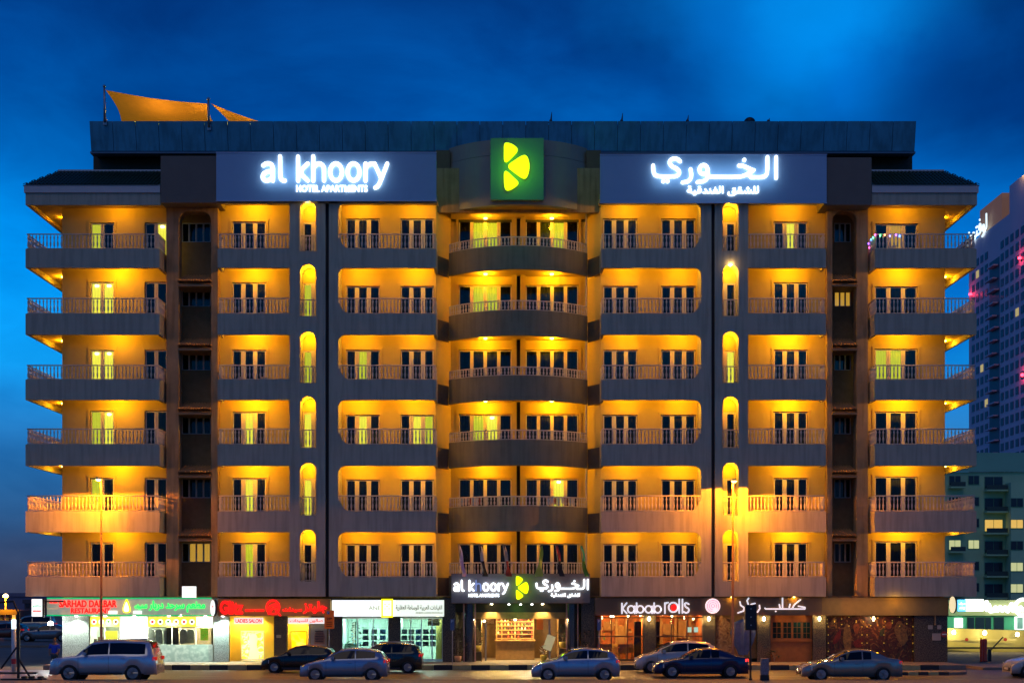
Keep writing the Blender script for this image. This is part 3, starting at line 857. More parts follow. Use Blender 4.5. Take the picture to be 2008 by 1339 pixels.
def logo(cx, cy, sc, d, parent, m=LOGO):
    A_ = [(587,250),(612,241),(668,262),(702,300),(655,352),(608,397),(587,385),(587,320)]
    B_ = [(605,425),(670,378),(738,335),(768,348),(784,400),(784,450),(768,508),(740,526),(672,478)]
    C_ = [(587,470),(605,458),(655,505),(703,548),(690,575),(628,614),(595,606),(587,540)]
    for w in (A_, B_, C_):
        q = [(X(cx+(a-685)/3.939*sc, d), Z(cy+(b-428)/3.939*sc, d)) for a, b in smooth_pts(w, 2, True)]
        link('emblem_wedge', plate([q], d-.12, d-.02), m, parent)

S = thing('hotel_sign', 'wide blue grey roof sign reading al khoory in glowing white letters', 'sign', (X(640, -.2), 0, Z(393, -.2)))
SD = -.25
MB().bbox(X(424, SD), X(855.5, SD), SD, 0, Z(393, SD), Z(300, SD), .02).build('sign_board', SIGNG, S)
MB().box(X(424, SD)-.02, X(855.5, SD)+.02, SD-.03, SD, Z(395, SD), Z(393, SD)).box(X(424, SD)-.02, X(855.5, SD)+.02, SD-.03, SD, Z(300.5, SD), Z(298.5, SD)).build('sign_edge', mat('edge_blue', (.4, .5, .7), .4), S)
fx = lambda a: X(420+a/4.462, SD); fz = lambda b: Z(290+b/4.462, SD)
letters(LATIN, fx, fz, .19, SD, S)
text('HOTEL APARTMENTS', 581, 720.5, 363.5, 376.5, SD-.05, LETW, S, off=.018)
light('AREA', (X(635, 0), SD-.55, Z(345, 0)), 26, (.35, .65, 1), 6.6, S, (R(90), 0, 0), sy=1.2)  # unseen lamp added before the board to spread a blue glow
S2 = thing('hotel_sign', 'wide blue grey roof sign with the hotel name in glowing Arabic letters', 'sign', (X(1400, -.2), 0, Z(397, -.2)))
MB().bbox(X(1177, SD), X(1621, SD), SD, 0, Z(397, SD), Z(304, SD), .02).build('sign_board', SIGNG, S2)
MB().box(X(1177, SD)-.02, X(1621, SD)+.02, SD-.03, SD, Z(399, SD), Z(397, SD)).box(X(1177, SD)-.02, X(1621, SD)+.02, SD-.03, SD, Z(304.5, SD), Z(302.5, SD)).build('sign_edge', MATS['edge_blue'], S2)
fx2 = lambda a: X(1160+a/4.272, SD); fz2 = lambda b: Z(290+b/4.272, SD)
letters(ARAB, fx2, fz2, .17, SD, S2)
text(arabic('للشقق الفندقية'), 1347, 1488, 365, 384.5, SD-.05, LETW, S2, off=.012)
light('AREA', (X(1400, 0), SD-.55, Z(345, 0)), 26, (.35, .65, 1), 6.6, S2, (R(90), 0, 0), sy=1.2)  # added lamp without a fixture, brightens the Arabic board
S3 = thing('emblem_sign', 'square board with glowing yellow green segment emblem above the curved bay', 'sign', (X(1014, .5), .4, Z(392, .5)))
MB().bbox(X(962, .45), X(1066, .45), .45, .75, Z(392, .45), Z(271, .45), .02).build('sign_board', mat('board_teal', (.10, .22, .17), .5), S3)
logo(1013, 328, 1.0, .43, S3)
light('POINT', (X(1013, 0), -.75, Z(328, 0)), 75, (.16, 1, .02), .5, S3)  # unseen green lamp added for the emblem's glow on its board
S4 = thing('entrance_sign', 'grey brown name board with lit letters and emblem over the entrance', 'sign', (X(1020, 0), .3, Z(1182, .3)))
D4 = .2
MB().bbox(X(885, D4), X(1157, D4), D4, .6, Z(1182, D4), Z(1124, D4), .02).build('sign_board', mat('board_taupe', (.20, .17, .15), .6, var=.1), S4)
fx4 = lambda a: X(890.6+(a-425)*(105.6/1090), D4); fz4 = lambda b: Z(1158+(b-295)*.0945, D4)
letters(LATIN, fx4, fz4, .085, D4, S4, dead=(3,))
text('HOTEL APARTMENTS', 919, 979, 1163.5, 1170, D4-.04, LETW, S4, off=.02)
fx5 = lambda a: X(1052+(a-515)*(100.5/1030), D4); fz5 = lambda b: Z(1136+(b-80)*.105, D4)
letters(ARAB, fx5, fz5, .085, D4, S4)
text(arabic('للشقق الفندقية'), 1080, 1137, 1162, 1171.5, D4-.04, LETW, S4, off=.015)
logo(1024, 1152, .49, D4, S4)
light('POINT', (X(1022, 0), -.35, Z(1152, 0)), 14, (.35, 1, .02), .3, S4)
light('AREA', (X(945, 0), -.4, Z(1150, 0)), 5, (.5, .6, 1), 2.5, S4, (R(90), 0, 0), sy=.5)

# ================================================================== roof items
SAIL = mat('sail_orange_lit', (.55, .28, .06), .8, emit=(.75, .33, .02), es=.16, var=.1)  # weak emission stands in for lamplight on the cloth
def sail(name, label, corners, sagv):
    A_, B_, C_, D_ = [Vector(c) for c in corners]
    mb = MB(); n = 14; vs = []
    for i in range(n+1):
        for j in range(n+1):
            u, v = i/n, j/n
            uu = u; p = (A_*(1-u)+B_*u)*(1-v)+(D_*(1-u)+C_*u)*v
            c = Vector(((A_+B_+C_+D_)/4))
            s_ = (4*u*(1-u)*(1-2*v*(1-v)*1.4) + 4*v*(1-v)*(1-2*u*(1-u)*1.4))*.11
            p = p.lerp(c, s_); p.z -= sagv*16*u*(1-u)*v*(1-v)*.2
            vs.append(p)
    mb.add(vs, [(i*(n+1)+j, i*(n+1)+j+1, (i+1)*(n+1)+j+1, (i+1)*(n+1)+j) for i in range(n) for j in range(n)])
    T = thing(name, label, 'shade sail', tuple((A_+B_+C_+D_)/4))
    mb.build('sail_cloth', SAIL, T, smooth=True)
    return T
sail('shade_sail', 'large orange lit shade sail between the two roof poles', [P(207, 177, 4.2), P(410, 204, 4.2), P(440, 262, 9), P(238, 262, 9)], 1.2)
sail('shade_sail', 'smaller orange shade sail right of the shorter roof pole', [P(413, 203, 4.4), P(507, 238, 5), P(520, 262, 9), P(468, 262, 8)], .6)
for px, e_ in ((300, 90), (400, 60), (480, 30)): light('POINT', (X(px, 4), 4.6, Z(236, 4)-.1), e_, (1, .5, .06), .15, H)  # unseen lamps added on the roof to light the sails
for (px, yt, yb, lb) in ((206, 172, 240, 'taller leaning metal pole at the left end of the roof'), (410, 197, 250, 'shorter metal pole between the two orange shade sails')):
    T = thing('sail_pole', lb, 'pole', (X(px, 2.1), 2.05, Z(yb, 2.1)))
    MB().tube((X(px, 2.1), 2.05, Z(yb, 2.1)), (X(px-1, 2.1), 2.05, Z(yt, 2.1)), .075, 10, .055).build('pole_shaft', METAL, T, smooth=True)
    MB().lathe([(.07, 0), (.09, .03), (.09, .1), (.03, .14)], (X(px-1, 2.1), 2.05, Z(yt, 2.1)), 10).build('pole_cap', METAL, T)
    MB().box(X(px, 2.1)-.1, X(px, 2.1)+.1, 2.08, 2.18, Z(yb, 2.1)-.15, Z(yb, 2.1)+.15).build('bracket', METAL, T)
for (px, yt, lb) in ((1082, 220, 'thin roof spike nearest the middle of the roof edge'), (1221, 222, 'thin roof spike second from the middle, above the Arabic sign'), (1350, 226, 'short roof spike left of the small dome'), (1509, 232, 'tiny roof spike right of the small dome')):
    T = thing('lightning_rod', lb, 'lightning rod', (X(px, 3), 3, Z(238, 3)))
    MB().tube((X(px-2, 3), 3, Z(241, 3)), (X(px, 3), 3, Z(yt, 3)), .07, 6, .012).build('rod', BLACK, T)
    MB().lathe([(.16, 0), (.1, .08), (.07, .16)], (X(px-2, 3), 3, Z(241, 3)), 8).build('rod_base', BLACK, T)
T = thing('roof_dome', 'small dark satellite dome on the right half of the roof', 'dome', (X(1470, 3), 3, Z(240, 3)))
MB().lathe([(.30*math.cos(R(a))*1.1, .30*math.sin(R(a))) for a in range(0, 90, 12)]+[(.01, .3)], (X(1470, 3), 3, Z(241, 3)), 16).build('dome_shell', BLACK, T, smooth=True)
MB().lathe([(.2, -.2), (.36, 0), (.3, .02)], (X(1470, 3), 3, Z(241, 3)), 12).build('dome_base', METAL, T)
# ================================================================== GROUND FLOOR SHOPS
SF = .8
MB().box(X(122, 1), X(1856, 1), .9, 6.5, 3.56, 3.62).build('shop_ceiling', DARKW, H)
def pillar(px0, px1, m, d0=.55, ztop=3.5, n=4):
    pil = MB().box(X(px0, d0)+.01, X(px1, d0)-.01, d0+.03, d0+.4, 0, ztop).build('shop_pillar', BLACK, H)
    for i in range(n):
        MB().bbox(X(px0, d0), X(px1, d0), d0, d0+.03, ztop*i/n+.004, ztop*(i+1)/n-.004, .006).build('stone_slab', m, pil)
    return pil
def room(px0, px1, wm, fm, depth=3.5, ztop=2.75, d0=SF):
    x0, x1 = X(px0, d0), X(px1, d0)
    mb = MB().box(x0-.1, x1+.1, d0+depth, d0+depth+.1, 0, ztop+.3).box(x0-.1, x0, d0+.05, d0+depth, 0, ztop+.3).box(x1, x1+.1, d0+.05, d0+depth, 0, ztop+.3)
    mb.box(x0, x1, d0+.05, d0+depth, ztop, ztop+.1)
    r_ = mb.build('shop_room', wm, H)
    MB().box(x0, x1, d0-.1, d0+depth, .0, .03).build('shop_floor', fm, r_)
    return r_
def front(px0, px1, pyt, n, fm=FRAME, d=SF, bars=(), zb=.05, pane=True):
    x0, x1, z1 = X(px0, d), X(px1, d), Z(pyt, d)
    mb = MB().box(x0, x1, d, d+.08, z1-.07, z1).box(x0, x1, d, d+.08, zb, zb+.1)
    w = (x1-x0)/n
    for i in range(n+1): mb.box(x0+i*w-(.03 if i else 0), x0+i*w+(.03 if i < n else 0), d+.005, d+.075, zb+.1, z1-.07)
    for b in bars: mb.box(x0+.03, x1-.03, d+.01, d+.07, Z(b, d)-.03, Z(b, d)+.03)
    f_ = mb.build('shop_window', fm, H)
    if pane:
        for i in range(n): MB().box(x0+i*w+.035, x0+(i+1)*w-.035, d+.035, d+.045, zb+.1, z1-.07).build('pane', GLASS, f_)
    return f_
def board(px0, px1, py0, py1, d, m, parent=None, name='board', t=.06):
    return MB().bbox(X(px0, d), X(px1, d), d, d+t, Z(py1, d), Z(py0, d), .01).build(name, m, parent or H)
TILEF = mat('shop_floor_tile', (.5, .48, .42), .3, var=.1)
WHT = mat('shop_white', (.75, .78, .72), .6)
SHELF = mat('shelf_wood', (.42, .25, .09), .6, var=.25, vscale=5)
SHELFG = mat('shelf_grey_green', (.33, .42, .36), .5)
LBW = mat('lightbox_white', (1, 1, 1), .5, emit=(.95, 1, .95), es=.9)
LBS = mat('lightbox_soft', (.9, .95, .85), .5, emit=(.86, .95, .80), es=.85)
REDL = mat('letter_red_lit', (1, .02, .02), .5, emit=(1, .008, .005), es=1.25)
GRNL = mat('letter_green_lit', (0, 1, .15), .5, emit=(.0, .85, .10), es=1.3)
CYNL = mat('letter_cyan_lit', (0, 1, .6), .5, emit=(.0, .9, .55), es=1.2)
YELL = mat('yellow_lit', (1, .9, 0), .5, emit=(1, .85, .0), es=1.3)
REDP = mat('print_red', (.75, .02, .02), .5, emit=(.8, .02, .02), es=.6)
DKP = mat('print_dark', (.02, .025, .02), .5)
FPP = mat('print_faint', (.72, .8, .6), .5, emit=(.7, .8, .55), es=.9)
FLUO = mat('tube_light', (1, 1, 1), .5, emit=(.95, 1, .95), es=9)
COOL = (.86, 1.0, .90); WARM = (1, .62, .18)

# ---- shop with green and red sign
pillar(122, 174, GRANW)
room(176, 420, mat('shop_cream', (.62, .62, .45), .7, var=.2), TILEF)
front(176, 234, 1208, 2); front(290, 384, 1208, 2, bars=(1229,)); front(384, 419, 1208, 1, bars=(1229,))
bd = board(236, 289, 1208, 1257, SF, mat('lit_marble', (.85, .88, .85), .3, emit=(.85, .95, .9), es=.75, var=.1), name='light_panel')
board(236, 289, 1257, 1299, SF, MARBLE, name='marble_base')
board(290, 418, 1263, 1299, SF-.05, mat_speckle('marble_green', (.36, .44, .36), (.55, .60, .50), 5), name='marble_counter', t=.12)
YB = mat('menu_band_yellow', (.9, .8, .1), .5, emit=(1, .85, .05), es=.8)
for a, b in ((177, 234), (291, 384)):
    mbn = board(a, b, 1209, 1228, SF-.04, YB, name='menu_band', t=.03)
    k = int((b-a)/14)
    for i in range(k):
        px = a+(i+.5)*(b-a)/k
        for rr_, mm, dd in ((5.4, LBW, .06), (2.6, [REDP, mat('food_brown', (.4, .15, .03), .6), mat('food_green', (.1, .35, .05), .6), mat('food_orange', (.8, .35, .02), .6)][i % 4], .075)):
            c = (X(px, SF-dd), SF-dd, Z(1218.5, SF-dd)); q = rr_/35.6
            MB().lathe([(q, 0), (q, .012)], c, 16, 'y').build('food_picture', mm, mbn)
board(385, 417, 1209, 1226, SF-.04, LBW, name='light_panel', t=.03)
board(393, 408, 1231, 1255, SF+.1, mat_print('poster_green', [(.1, .5, .02), (.4, .8, .05), (.7, .4, .02)], 6, .5), name='poster', t=.02)
for i, px in enumerate((297, 312, 328, 343, 360, 374)):       # arched display jars in the window
    q = [(-.19, 0), (.19, 0), (.19, .62)] + [(.19*math.cos(R(a)), .62+.19*math.sin(R(a))) for a in range(20, 170, 20)] + [(-.19, .62)]
    q = [(X(px, SF+.4)+a, Z(1261, SF+.4)+b) for a, b in q]
    link('display_arch', plate([q], SF+.35, SF+.5), mat('arch_cream', (.7, .66, .5), .6, var=.25, vscale=9), H)
for i, (a, b, py, hgt) in enumerate(((180, 190, 1262, 10), (192, 203, 1262, 14), (206, 230, 1262, 26))):
    board(a, b, py-hgt, py, SF+.8, [DARKW, SHELF, YB][i], name='menu_board')
for px, e in ((205, 70), (262, 40), (320, 80), (360, 80), (402, 60)):
    zc = 2.55
    MB().box(X(px, 1)-.5, X(px, 1)+.5, 1.6, 1.68, 2.62, 2.68).build('tube_lamp', FLUO, H)
    light('AREA', (X(px, 1), 1.6, 2.6), e*1.7, COOL, 1.2, H, sy=.3)
# canopy downlights washing the granite and marble
for px, e, c_ in ((148, 34, (.8, 1, .85)), (262, 40, COOL), (205, 26, COOL), (330, 34, COOL), (402, 36, COOL), (436, 46, (.62, 1, .85))):
    c = (X(px, .1), .25, 2.5)
    MB().lathe([(.07, 0), (.09, -.05), (.06, -.06)], (c[0], c[1], 2.56), 10).build('downlight', mat('downlight_glow', (1, 1, 1), .5, emit=(1, 1, .95), es=18), H)
    light('SPOT', (c[0], c[1], 2.46), e*8, c_, .04, H, spot=R(130), blend=.6)
T = thing('shop_sign', 'pale illuminated restaurant sign with red Latin and green Arabic letters', 'sign', (X(253, 0), .1, Z(1205, 0)))
SG = .05
MB().bbox(X(92, SG), X(415, SG), SG, .5, Z(1204.5, SG), Z(1173.5, SG), .02).build('sign_board', mat('sign_cream_lit', (.6, .62, .5), .5, emit=(.26, .29, .20), es=.6, var=.25, vscale=1.5), T)
MB().box(X(92, SG), X(415, SG), SG-.03, SG, Z(1207, SG), Z(1205, SG)).box(X(92, SG), X(415, SG), SG-.03, SG, Z(1173, SG), Z(1171, SG)).build('neon_edge', mat('neon_green', (0, .6, .2), .5, emit=(.0, .42, .12), es=1.0), T)
text('SARHAD DARBAR', 116, 229, 1176, 1190, SG-.04, REDL, T, off=.03)
text('RESTAURANT', 139, 216, 1191.5, 1202, SG-.04, REDL, T, off=.03)
text('THE BEST', 96, 113, 1177, 1182, SG-.04, REDL, T, off=.03)
text(arabic('مطعم سرحد دربار'), 292, 402, 1177, 1200, SG-.04, GRNL, T, off=.02)
text(arabic('للمشويات'), 264, 288, 1184, 1194, SG-.04, GRNL, T, off=.02)
q = smooth_pts([(X(238, SG), Z(1201, SG)), (X(247, SG), Z(1174, SG)), (X(250, SG), Z(1174, SG)), (X(259, SG), Z(1201, SG))], 2, True)
link('sign_emblem', plate([q], SG-.06, SG-.01), YELL, T)
q = smooth_pts([(X(241, SG), Z(1199, SG)), (X(247.5, SG), Z(1179, SG)), (X(249.5, SG), Z(1179, SG)), (X(256, SG), Z(1199, SG))], 2, True)
link('sign_emblem', plate([q], SG-.09, SG-.05), LBW, T)
for a, b in ((213, 230), (262, 278)):
    MB().bbox(X(a, SG), X(b, SG), SG-.08, SG, Z(1203, SG), Z(1197, SG), .01).build('name_plate', LBW, T)
T = thing('lightbox', 'white square lightbox at the left corner under the lowest balcony', 'lightbox', (X(73, 0), -.2, Z(1208, 0)))
MB().bbox(X(62, -.3), X(83, -.3), -.3, -.1, Z(1208, -.3), Z(1174, -.3), .01).build('lit_face', LBW, T)
MB().box(X(83, -.3), X(86, -.3), -.32, -.05, Z(1209, -.3), Z(1173, -.3)).box(X(61, -.3), X(86, -.3), -.1, -.05, Z(1209, -.3), Z(1173, -.3)).build('box_frame', BLACK, T)
text(arabic('مطعم'), 65, 81, 1185, 1190, -.32, GRNL, T, off=.02)
text('RESTAURANT', 65, 81, 1196, 1199, -.32, REDP, T, off=.02)
MB().box(X(86, -.2), X(124, -.2), -.14, -.08, Z(1180, 0), Z(1177, 0)).build('bracket', BLACK, T)
T = thing('flood_light', 'glaring white flood lamp under the left corner of the building', 'flood lamp', (X(99, .3), .3, Z(1222, .3)))
MB().bbox(X(99, .3)-.16, X(99, .3)+.16, .3, .42, Z(1222, .3)-.1, Z(1222, .3)+.1, .02).build('lamp_housing', BLACK, T)
MB().box(X(99, .3)-.13, X(99, .3)+.13, .285, .298, Z(1222, .3)-.08, Z(1222, .3)+.08).build('lamp_face', mat('flood_glow', (1, 1, 1), .5, emit=(1, 1, 1), es=60), T)
MB().tube((X(99, .3), .36, Z(1222, .3)+.1), (X(99, .3), .36, Z(1206, .3)), .025).build('bracket', BLACK, T)
light('POINT', (X(99, .3), .1, Z(1222, .3)), 130, (.9, 1, .95), .1, T)
T = thing('lightbox', 'white square lightbox standing on the sign band left of the red salon sign', 'lightbox', (X(370, .2), .2, Z(1172, .2)))
MB().bbox(X(357, .2), X(383, .2), .2, .45, Z(1172, .2), Z(1149, .2), .01).build('lit_face', LBW, T)
MB().box(X(356, .2), X(384, .2), .45, .5, Z(1173, .2), Z(1148, .2)).build('box_frame', BLACK, T)
text('OPEN', 367, 381, 1152, 1155, .18, mat('print_yellow', (.9, .9, .1), .5, emit=(.85, .8, .2), es=1), T)
def oval_sign(px, w, py0, py1, m, label, d=-.35):
    T = thing('projecting_sign', label, 'sign', (X(px, d), d, Z(py1, d)))
    c = (X(px, d), d, Z((py0+py1)/2, d)); rz = (py1-py0)/72*1.0; rx = w/72
    vs = []; mb = MB(); n = 28
    f_ = [(c[0]+rx*math.cos(6.283*i/n), c[2]+rz*math.sin(6.283*i/n)) for i in range(n)]
    link('lit_face', plate([f_], d-.02, d+.06), m, T)
    f2 = [(c[0]+.1+rx*1.06*math.cos(6.283*i/n), c[2]+rz*1.04*math.sin(6.283*i/n)) for i in range(n)]
    link('sign_case', plate([f2], d+.065, d+.3), BLACK, T)
    MB().box(c[0]-.03, c[0]+.2, d+.3, .4, c[2]-.04, c[2]+.04).build('bracket', BLACK, T)
    return T
T = oval_sign(417, 9, 1176, 1207, mat('oval_white', (.95, .95, .95), .5, emit=(.9, 1, .95), es=.95), 'narrow white oval sign between green and red shop signs')
text('*', 415, 419, 1186, 1191, -.4, REDP, T)

# ---- salon with red sign
pillar(420, 449, GRANW)
pillar(537, 563, GRAN)
SALY = mat('salon_yellow_wall', (.75, .52, .05), .6, var=.1)
room(449, 537, SALY, TILEF, 1.6); room(563, 605, SALY, TILEF, 1.6)
d_ = SF+.5
MB().wall(X(449, SF), X(537, SF), 0, 2.8, d_, d_+.1, [(X(472, d_), X(518, d_), 0, Z(1236, d_))]).build('salon_wall', SALY, H)
front(472, 518, 1236, 1, d=d_, pane=False)
board(474, 516, 1237, 1296, d_+.05, mat_print('poster_gold', [(.9, .45, .0), (1, .75, .05), (1, .95, .45), (.95, .6, .02)], 2.2, 1.0, 6, 2.5), name='door_poster')
# simple gown-like figure of the door poster, flat print
q = smooth_pts([(X(486, d_), Z(1294, d_)), (X(491, d_), Z(1262, d_)), (X(487, d_), Z(1250, d_)), (X(493, d_), Z(1241, d_)), (X(501, d_), Z(1241, d_)), (X(506, d_), Z(1252, d_)), (X(502, d_), Z(1264, d_)), (X(511, d_), Z(1294, d_))], 2, True)
link('poster_figure', plate([q], d_+.035, d_+.045), mat('figure_pale', (1, .85, .4), .6, emit=(1, .82, .25), es=.9), H)
MB().wall(X(563, SF), X(605, SF), 0, 2.8, d_, d_+.1, [(X(571, d_), X(601, d_), 0, Z(1236, d_))]).build('salon_wall', SALY, H)
board(572, 600, 1237, 1296, d_+.05, mat_print('poster_gold_two', [(1, .5, .0), (1, .7, .0), (1, .85, .1)], 1.6, 1.0, 4, 1.5, (3, 0, 2)), name='door_poster')
for px, e in ((462, 50), (478, 40), (506, 40), (584, 60)):
    MB().lathe([(.05, 0), (.07, -.03), (.03, -.09)], (X(px, .9), .95, 2.62), 10).build('downlight', mat('downlight_warm', (1, .9, .6), .5, emit=(1, .85, .5), es=22), H)
    light('SPOT', (X(px, .9), .92, 2.5), e*4.5, (1, .66, .16), .04, H, spot=R(140), blend=.7)
board(605, 607, 1222, 1298, SF-.02, WHITE, name='door_post')
pst = board(609, 641, 1224, 1296, SF, mat('poster_cream', (.45, .38, .28), .6, var=.15, vscale=5), name='wall_poster')
q = [(X(616, .7)+a, Z(1262, .7)+b) for a, b in [(0, 0), (.58, 0), (.58, .4)] + [(.29+.29*math.cos(R(t)), .4+.35*math.sin(R(t))) for t in range(20, 170, 20)] + [(0, .4)]]
link('poster_arch', plate([q], SF-.03, SF-.005), mat('poster_pinkish', (.40, .20, .14), .6, var=.3, vscale=8), pst)
for i in range(5): text('mmmmmmm', 618, 634, 1236+i*5, 1238+i*5, SF-.035, DKP, pst)
board(542, 551, 1244, 1250, .53, mat('notice_beige', (.5, .45, .25), .6), name='notice_plate', t=.02)
T = thing('shop_sign', 'mustard sign band with red lit letters and round red emblem over the salon', 'sign', (X(538, 0), .1, Z(1207, 0)))
MB().bbox(X(428, SG), X(648, SG), SG, .5, Z(1207.5, SG), Z(1173.5, SG), .02).build('sign_board', mat('mustard_board', (.42, .28, .06), .5, var=.15, vscale=1.2), T)
text('Glitz', 431, 477, 1177, 1204, SG-.06, REDL, T, off=.035)
text('BEAUTY CENTRE', 481, 518, 1194, 1198.5, SG-.06, REDL, T, off=.04)
ring = [(535.5+12.5*math.cos(6.283*i/24), 1190+13.5*math.sin(6.283*i/24)) for i in range(25)]
px2 = lambda L: [(X(a, SG), Z(b, SG)) for a, b in L]
stroke_mb([px2(ring), px2([(526, 1196), (531, 1187), (539, 1184), (544, 1187)]), px2([(527, 1203), (534, 1193), (543, 1190), (536, 1186)]), px2([(541, 1196), (550, 1206)])], .085, SG-.08, SG-.01).build('round_emblem', REDL, T)
text(arabic('سيدات'), 554, 592, 1190, 1200, SG-.06, REDL, T, off=.03)
text(arabic('جليتز'), 594, 641, 1178, 1203, SG-.06, REDL, T, off=.03)
light('AREA', (X(540, 0), -.5, Z(1190, 0)), 5, (1, .3, .1), 5, T, (R(90), 0, 0), sy=.5)
for a, b, tx, lb in ((459, 516, 'LADIES SALON', 'small white board reading LADIES SALON in red'), (565, 636, arabic('صالون للسيدات'), 'white board with red Arabic writing under the red sign')):
    T = thing('shop_sign', lb, 'sign', (X((a+b)/2, .3), .3, Z(1223, .3)))
    MB().bbox(X(a, .3), X(b, .3), .3, .36, Z(1222.5, .3), Z(1210.5, .3), .01).build('sign_board', mat('board_white_lit', (.85, .85, .82), .5, emit=(.85, .85, .8), es=.75), T)
    text(tx, a+3, b-3, 1212.5, 1220.5, .28, REDP, T, off=.02)
T = thing('parking_sign', 'tall orange parking tariff sign beside the white shop sign', 'sign', (X(645, -2.6), -2.6, 0))
MB().bbox(X(636, -2.6), X(655, -2.6), -2.6, -2.54, Z(1232, -2.6), Z(1196, -2.6), .02).build('sign_board', mat('orange_board', (.62, .12, .015), .5, emit=(.35, .05, .0), es=.35), T)
MB().tube((X(645, -2.6), -2.5, 0), (X(645, -2.6), -2.5, Z(1196, -2.6)), .035, 10).build('sign_post', METAL, T)
MB().box(X(641, -2.6), X(646, -2.6), -2.63, -2.6, Z(1203.5, -2.6), Z(1198, -2.6)).build('blue_patch', mat('blue_sign', (.05, .15, .5), .5), T)
text('P', 642, 645, 1199, 1203, -2.64, WHT, T); text('2P', 640, 651, 1210, 1215, -2.62, DKP, T, off=.02)
for i in range(3): text('mmmmmm', 640, 651, 1218+i*4, 1220+i*4, -2.62, DKP, T)

# ---- office with long white sign
pillar(643, 671, GRAN); pillar(762, 785, GRAN); pillar(868, 893, GRAN)
OFF = mat('office_teal_wall', (.48, .66, .58), .7, var=.12)
room(671, 762, OFF, TILEF, 3.0); room(785, 868, OFF, TILEF, 3.0)
f1 = front(671, 762, 1210, 3, mat('alu_frame', (.7, .8, .75), .4)); f2 = front(785, 868, 1210, 4, MATS['alu_frame'])
SCR = mat('screen_dark', (.05, .07, .10), .3, var=.6, vscale=9)
PIC = [SCR, mat('picture_blue', (.08, .2, .42), .4, var=.5, vscale=8), mat('picture_grey', (.16, .18, .16), .5, var=.5, vscale=9)]
for (xa, nx, st) in ((711, 3, 17), (787, 5, 14)):
    for i in range(nx):
        for j in range(3):
            fr_ = board(xa+i*st, xa+i*st+11.5, 1233+j*12, 1242+j*12, SF+.5, PIC[(i*2+j*3) % 3], name='picture_card', t=.02)
    for j in range(4):
        MB().box(X(xa-2, SF+.55), X(xa+nx*st, SF+.55), SF+.52, SF+.56, Z(1231+j*12, SF), Z(1230+j*12, SF)).build('display_rail', SHELFG, H)
board(839, 862, 1212, 1226, SF+.4, mat('brown_notice', (.25, .16, .1), .6, var=.3), name='notice_board')
MB().box(X(676, 1.5), X(700, 1.5), 1.6, 2.3, 0, 1.0).build('desk', SHELFG, H)
MB().box(X(684, 1.5), X(690, 1.5), 3.0, 3.05, 0, 2.1).build('inner_door', mat('door_grey', (.3, .3, .25), .6), H)
T = thing('christmas_tree', 'sparse decorated tree with blue baubles inside the lit office window', 'christmas tree', (X(697, 1.3), 1.35, .05))
mt = MB(); bb_ = MB()
for i in range(90):
    t = random.random(); a = random.random()*6.283; rr_ = (1-t)*.5*random.uniform(.5, 1)
    c = Vector((X(697, 1.3)+rr_*math.cos(a), 1.35+rr_*math.sin(a)*.5, .5+t*1.7)); dv = Vector((math.cos(a), math.sin(a)*.5, -.3))*.16
    mt.add([c, c+dv+Vector((0, 0, .03)), c+dv*1.2, c+dv-Vector((0, 0, .03))], [(0, 1, 2, 3)])
mt.tube((X(697, 1.3), 1.35, .05), (X(697, 1.3), 1.35, 2.2), .03, 6)
mt.build('branches', mat('tree_dark', (.02, .05, .03), .8), T)
for i in range(9):
    a = random.random()*6.28; t = random.random(); MB().lathe([(.01, -.04), (.045, 0), (.01, .04)], (X(697, 1.3)+.42*(1-t)*math.cos(a), 1.2, .6+1.5*t), 8).build('bauble', mat('bauble_blue', (.05, .35, .6), .3), T)
for px in (690, 716, 745, 800, 828, 856):
    MB().box(X(px, 1)-.35, X(px, 1)+.35, 1.8, 1.9, 2.62, 2.68).build('tube_lamp', FLUO, H)
    light('AREA', (X(px, 1), 1.8, 2.6), 85, (.72, 1, .86), 1.0, H, sy=.4)
T = thing('shop_sign', 'long glowing white sign with a yellow framed square in its middle', 'sign', (X(760, 0), .1, Z(1210, 0)))
sb = MB().bbox(X(651, SG), X(775, SG), SG, .45, Z(1208, SG), Z(1176, SG), .02).build('sign_board', LBW, T)
MB().bbox(X(775, SG), X(870.5, SG), SG, .45, Z(1208, SG), Z(1176, SG), .02).build('sign_board', LBS, T)
MB().box(X(649, .1), X(873, .1), .1, .48, Z(1210, .1), Z(1208.3, .1)).box(X(649, .1), X(873, .1), .1, .48, Z(1175.5, .1), Z(1173.5, .1)).box(X(871, .1), X(873, .1), .0, .48, Z(1208, .1), Z(1176, .1)).build('sign_frame', BLACK, T)
yf = MB(); a, b, c, e = X(748, SG), X(770.5, SG), Z(1210, SG), Z(1173.5, SG)
yf.box(a, b, SG-.06, SG-.01, c, c+.09).box(a, b, SG-.06, SG-.01, e-.09, e).box(a, a+.08, SG-.06, SG-.01, c+.09, e-.09).box(b-.08, b, SG-.06, SG-.01, c+.09, e-.09).build('yellow_frame', YELL, T)
for (u, v) in ((755, 1184), (763, 1184), (759, 1188), (755, 1193), (763, 1193)):
    MB().lathe([(.05, 0), (.05, .02)], (X(u, SG), SG-.03, Z(v, SG)), 8, 'y').build('emblem_dot', mat('dot_yellow', (.9, .8, .1), .5, emit=(.95, .85, .2), es=1.2), T)
text('ARABIAN LEADERS PL', 655, 722, 1188, 1195, SG-.03, FPP, T)
text('ANE', 723, 746, 1187.5, 1195, SG-.03, mat('print_greygreen', (.35, .4, .25), .5, emit=(.25, .3, .15), es=.6), T)
text(arabic('القيادات العربية للوساطة العقارية'), 776, 867, 1185.5, 1197, SG-.03, DKP, T, off=.012)
text('ARABIAN LEADERS BROKERAGE', 815, 868, 1199, 1202.5, SG-.03, mat('print_olive', (.2, .22, .12), .5), T)

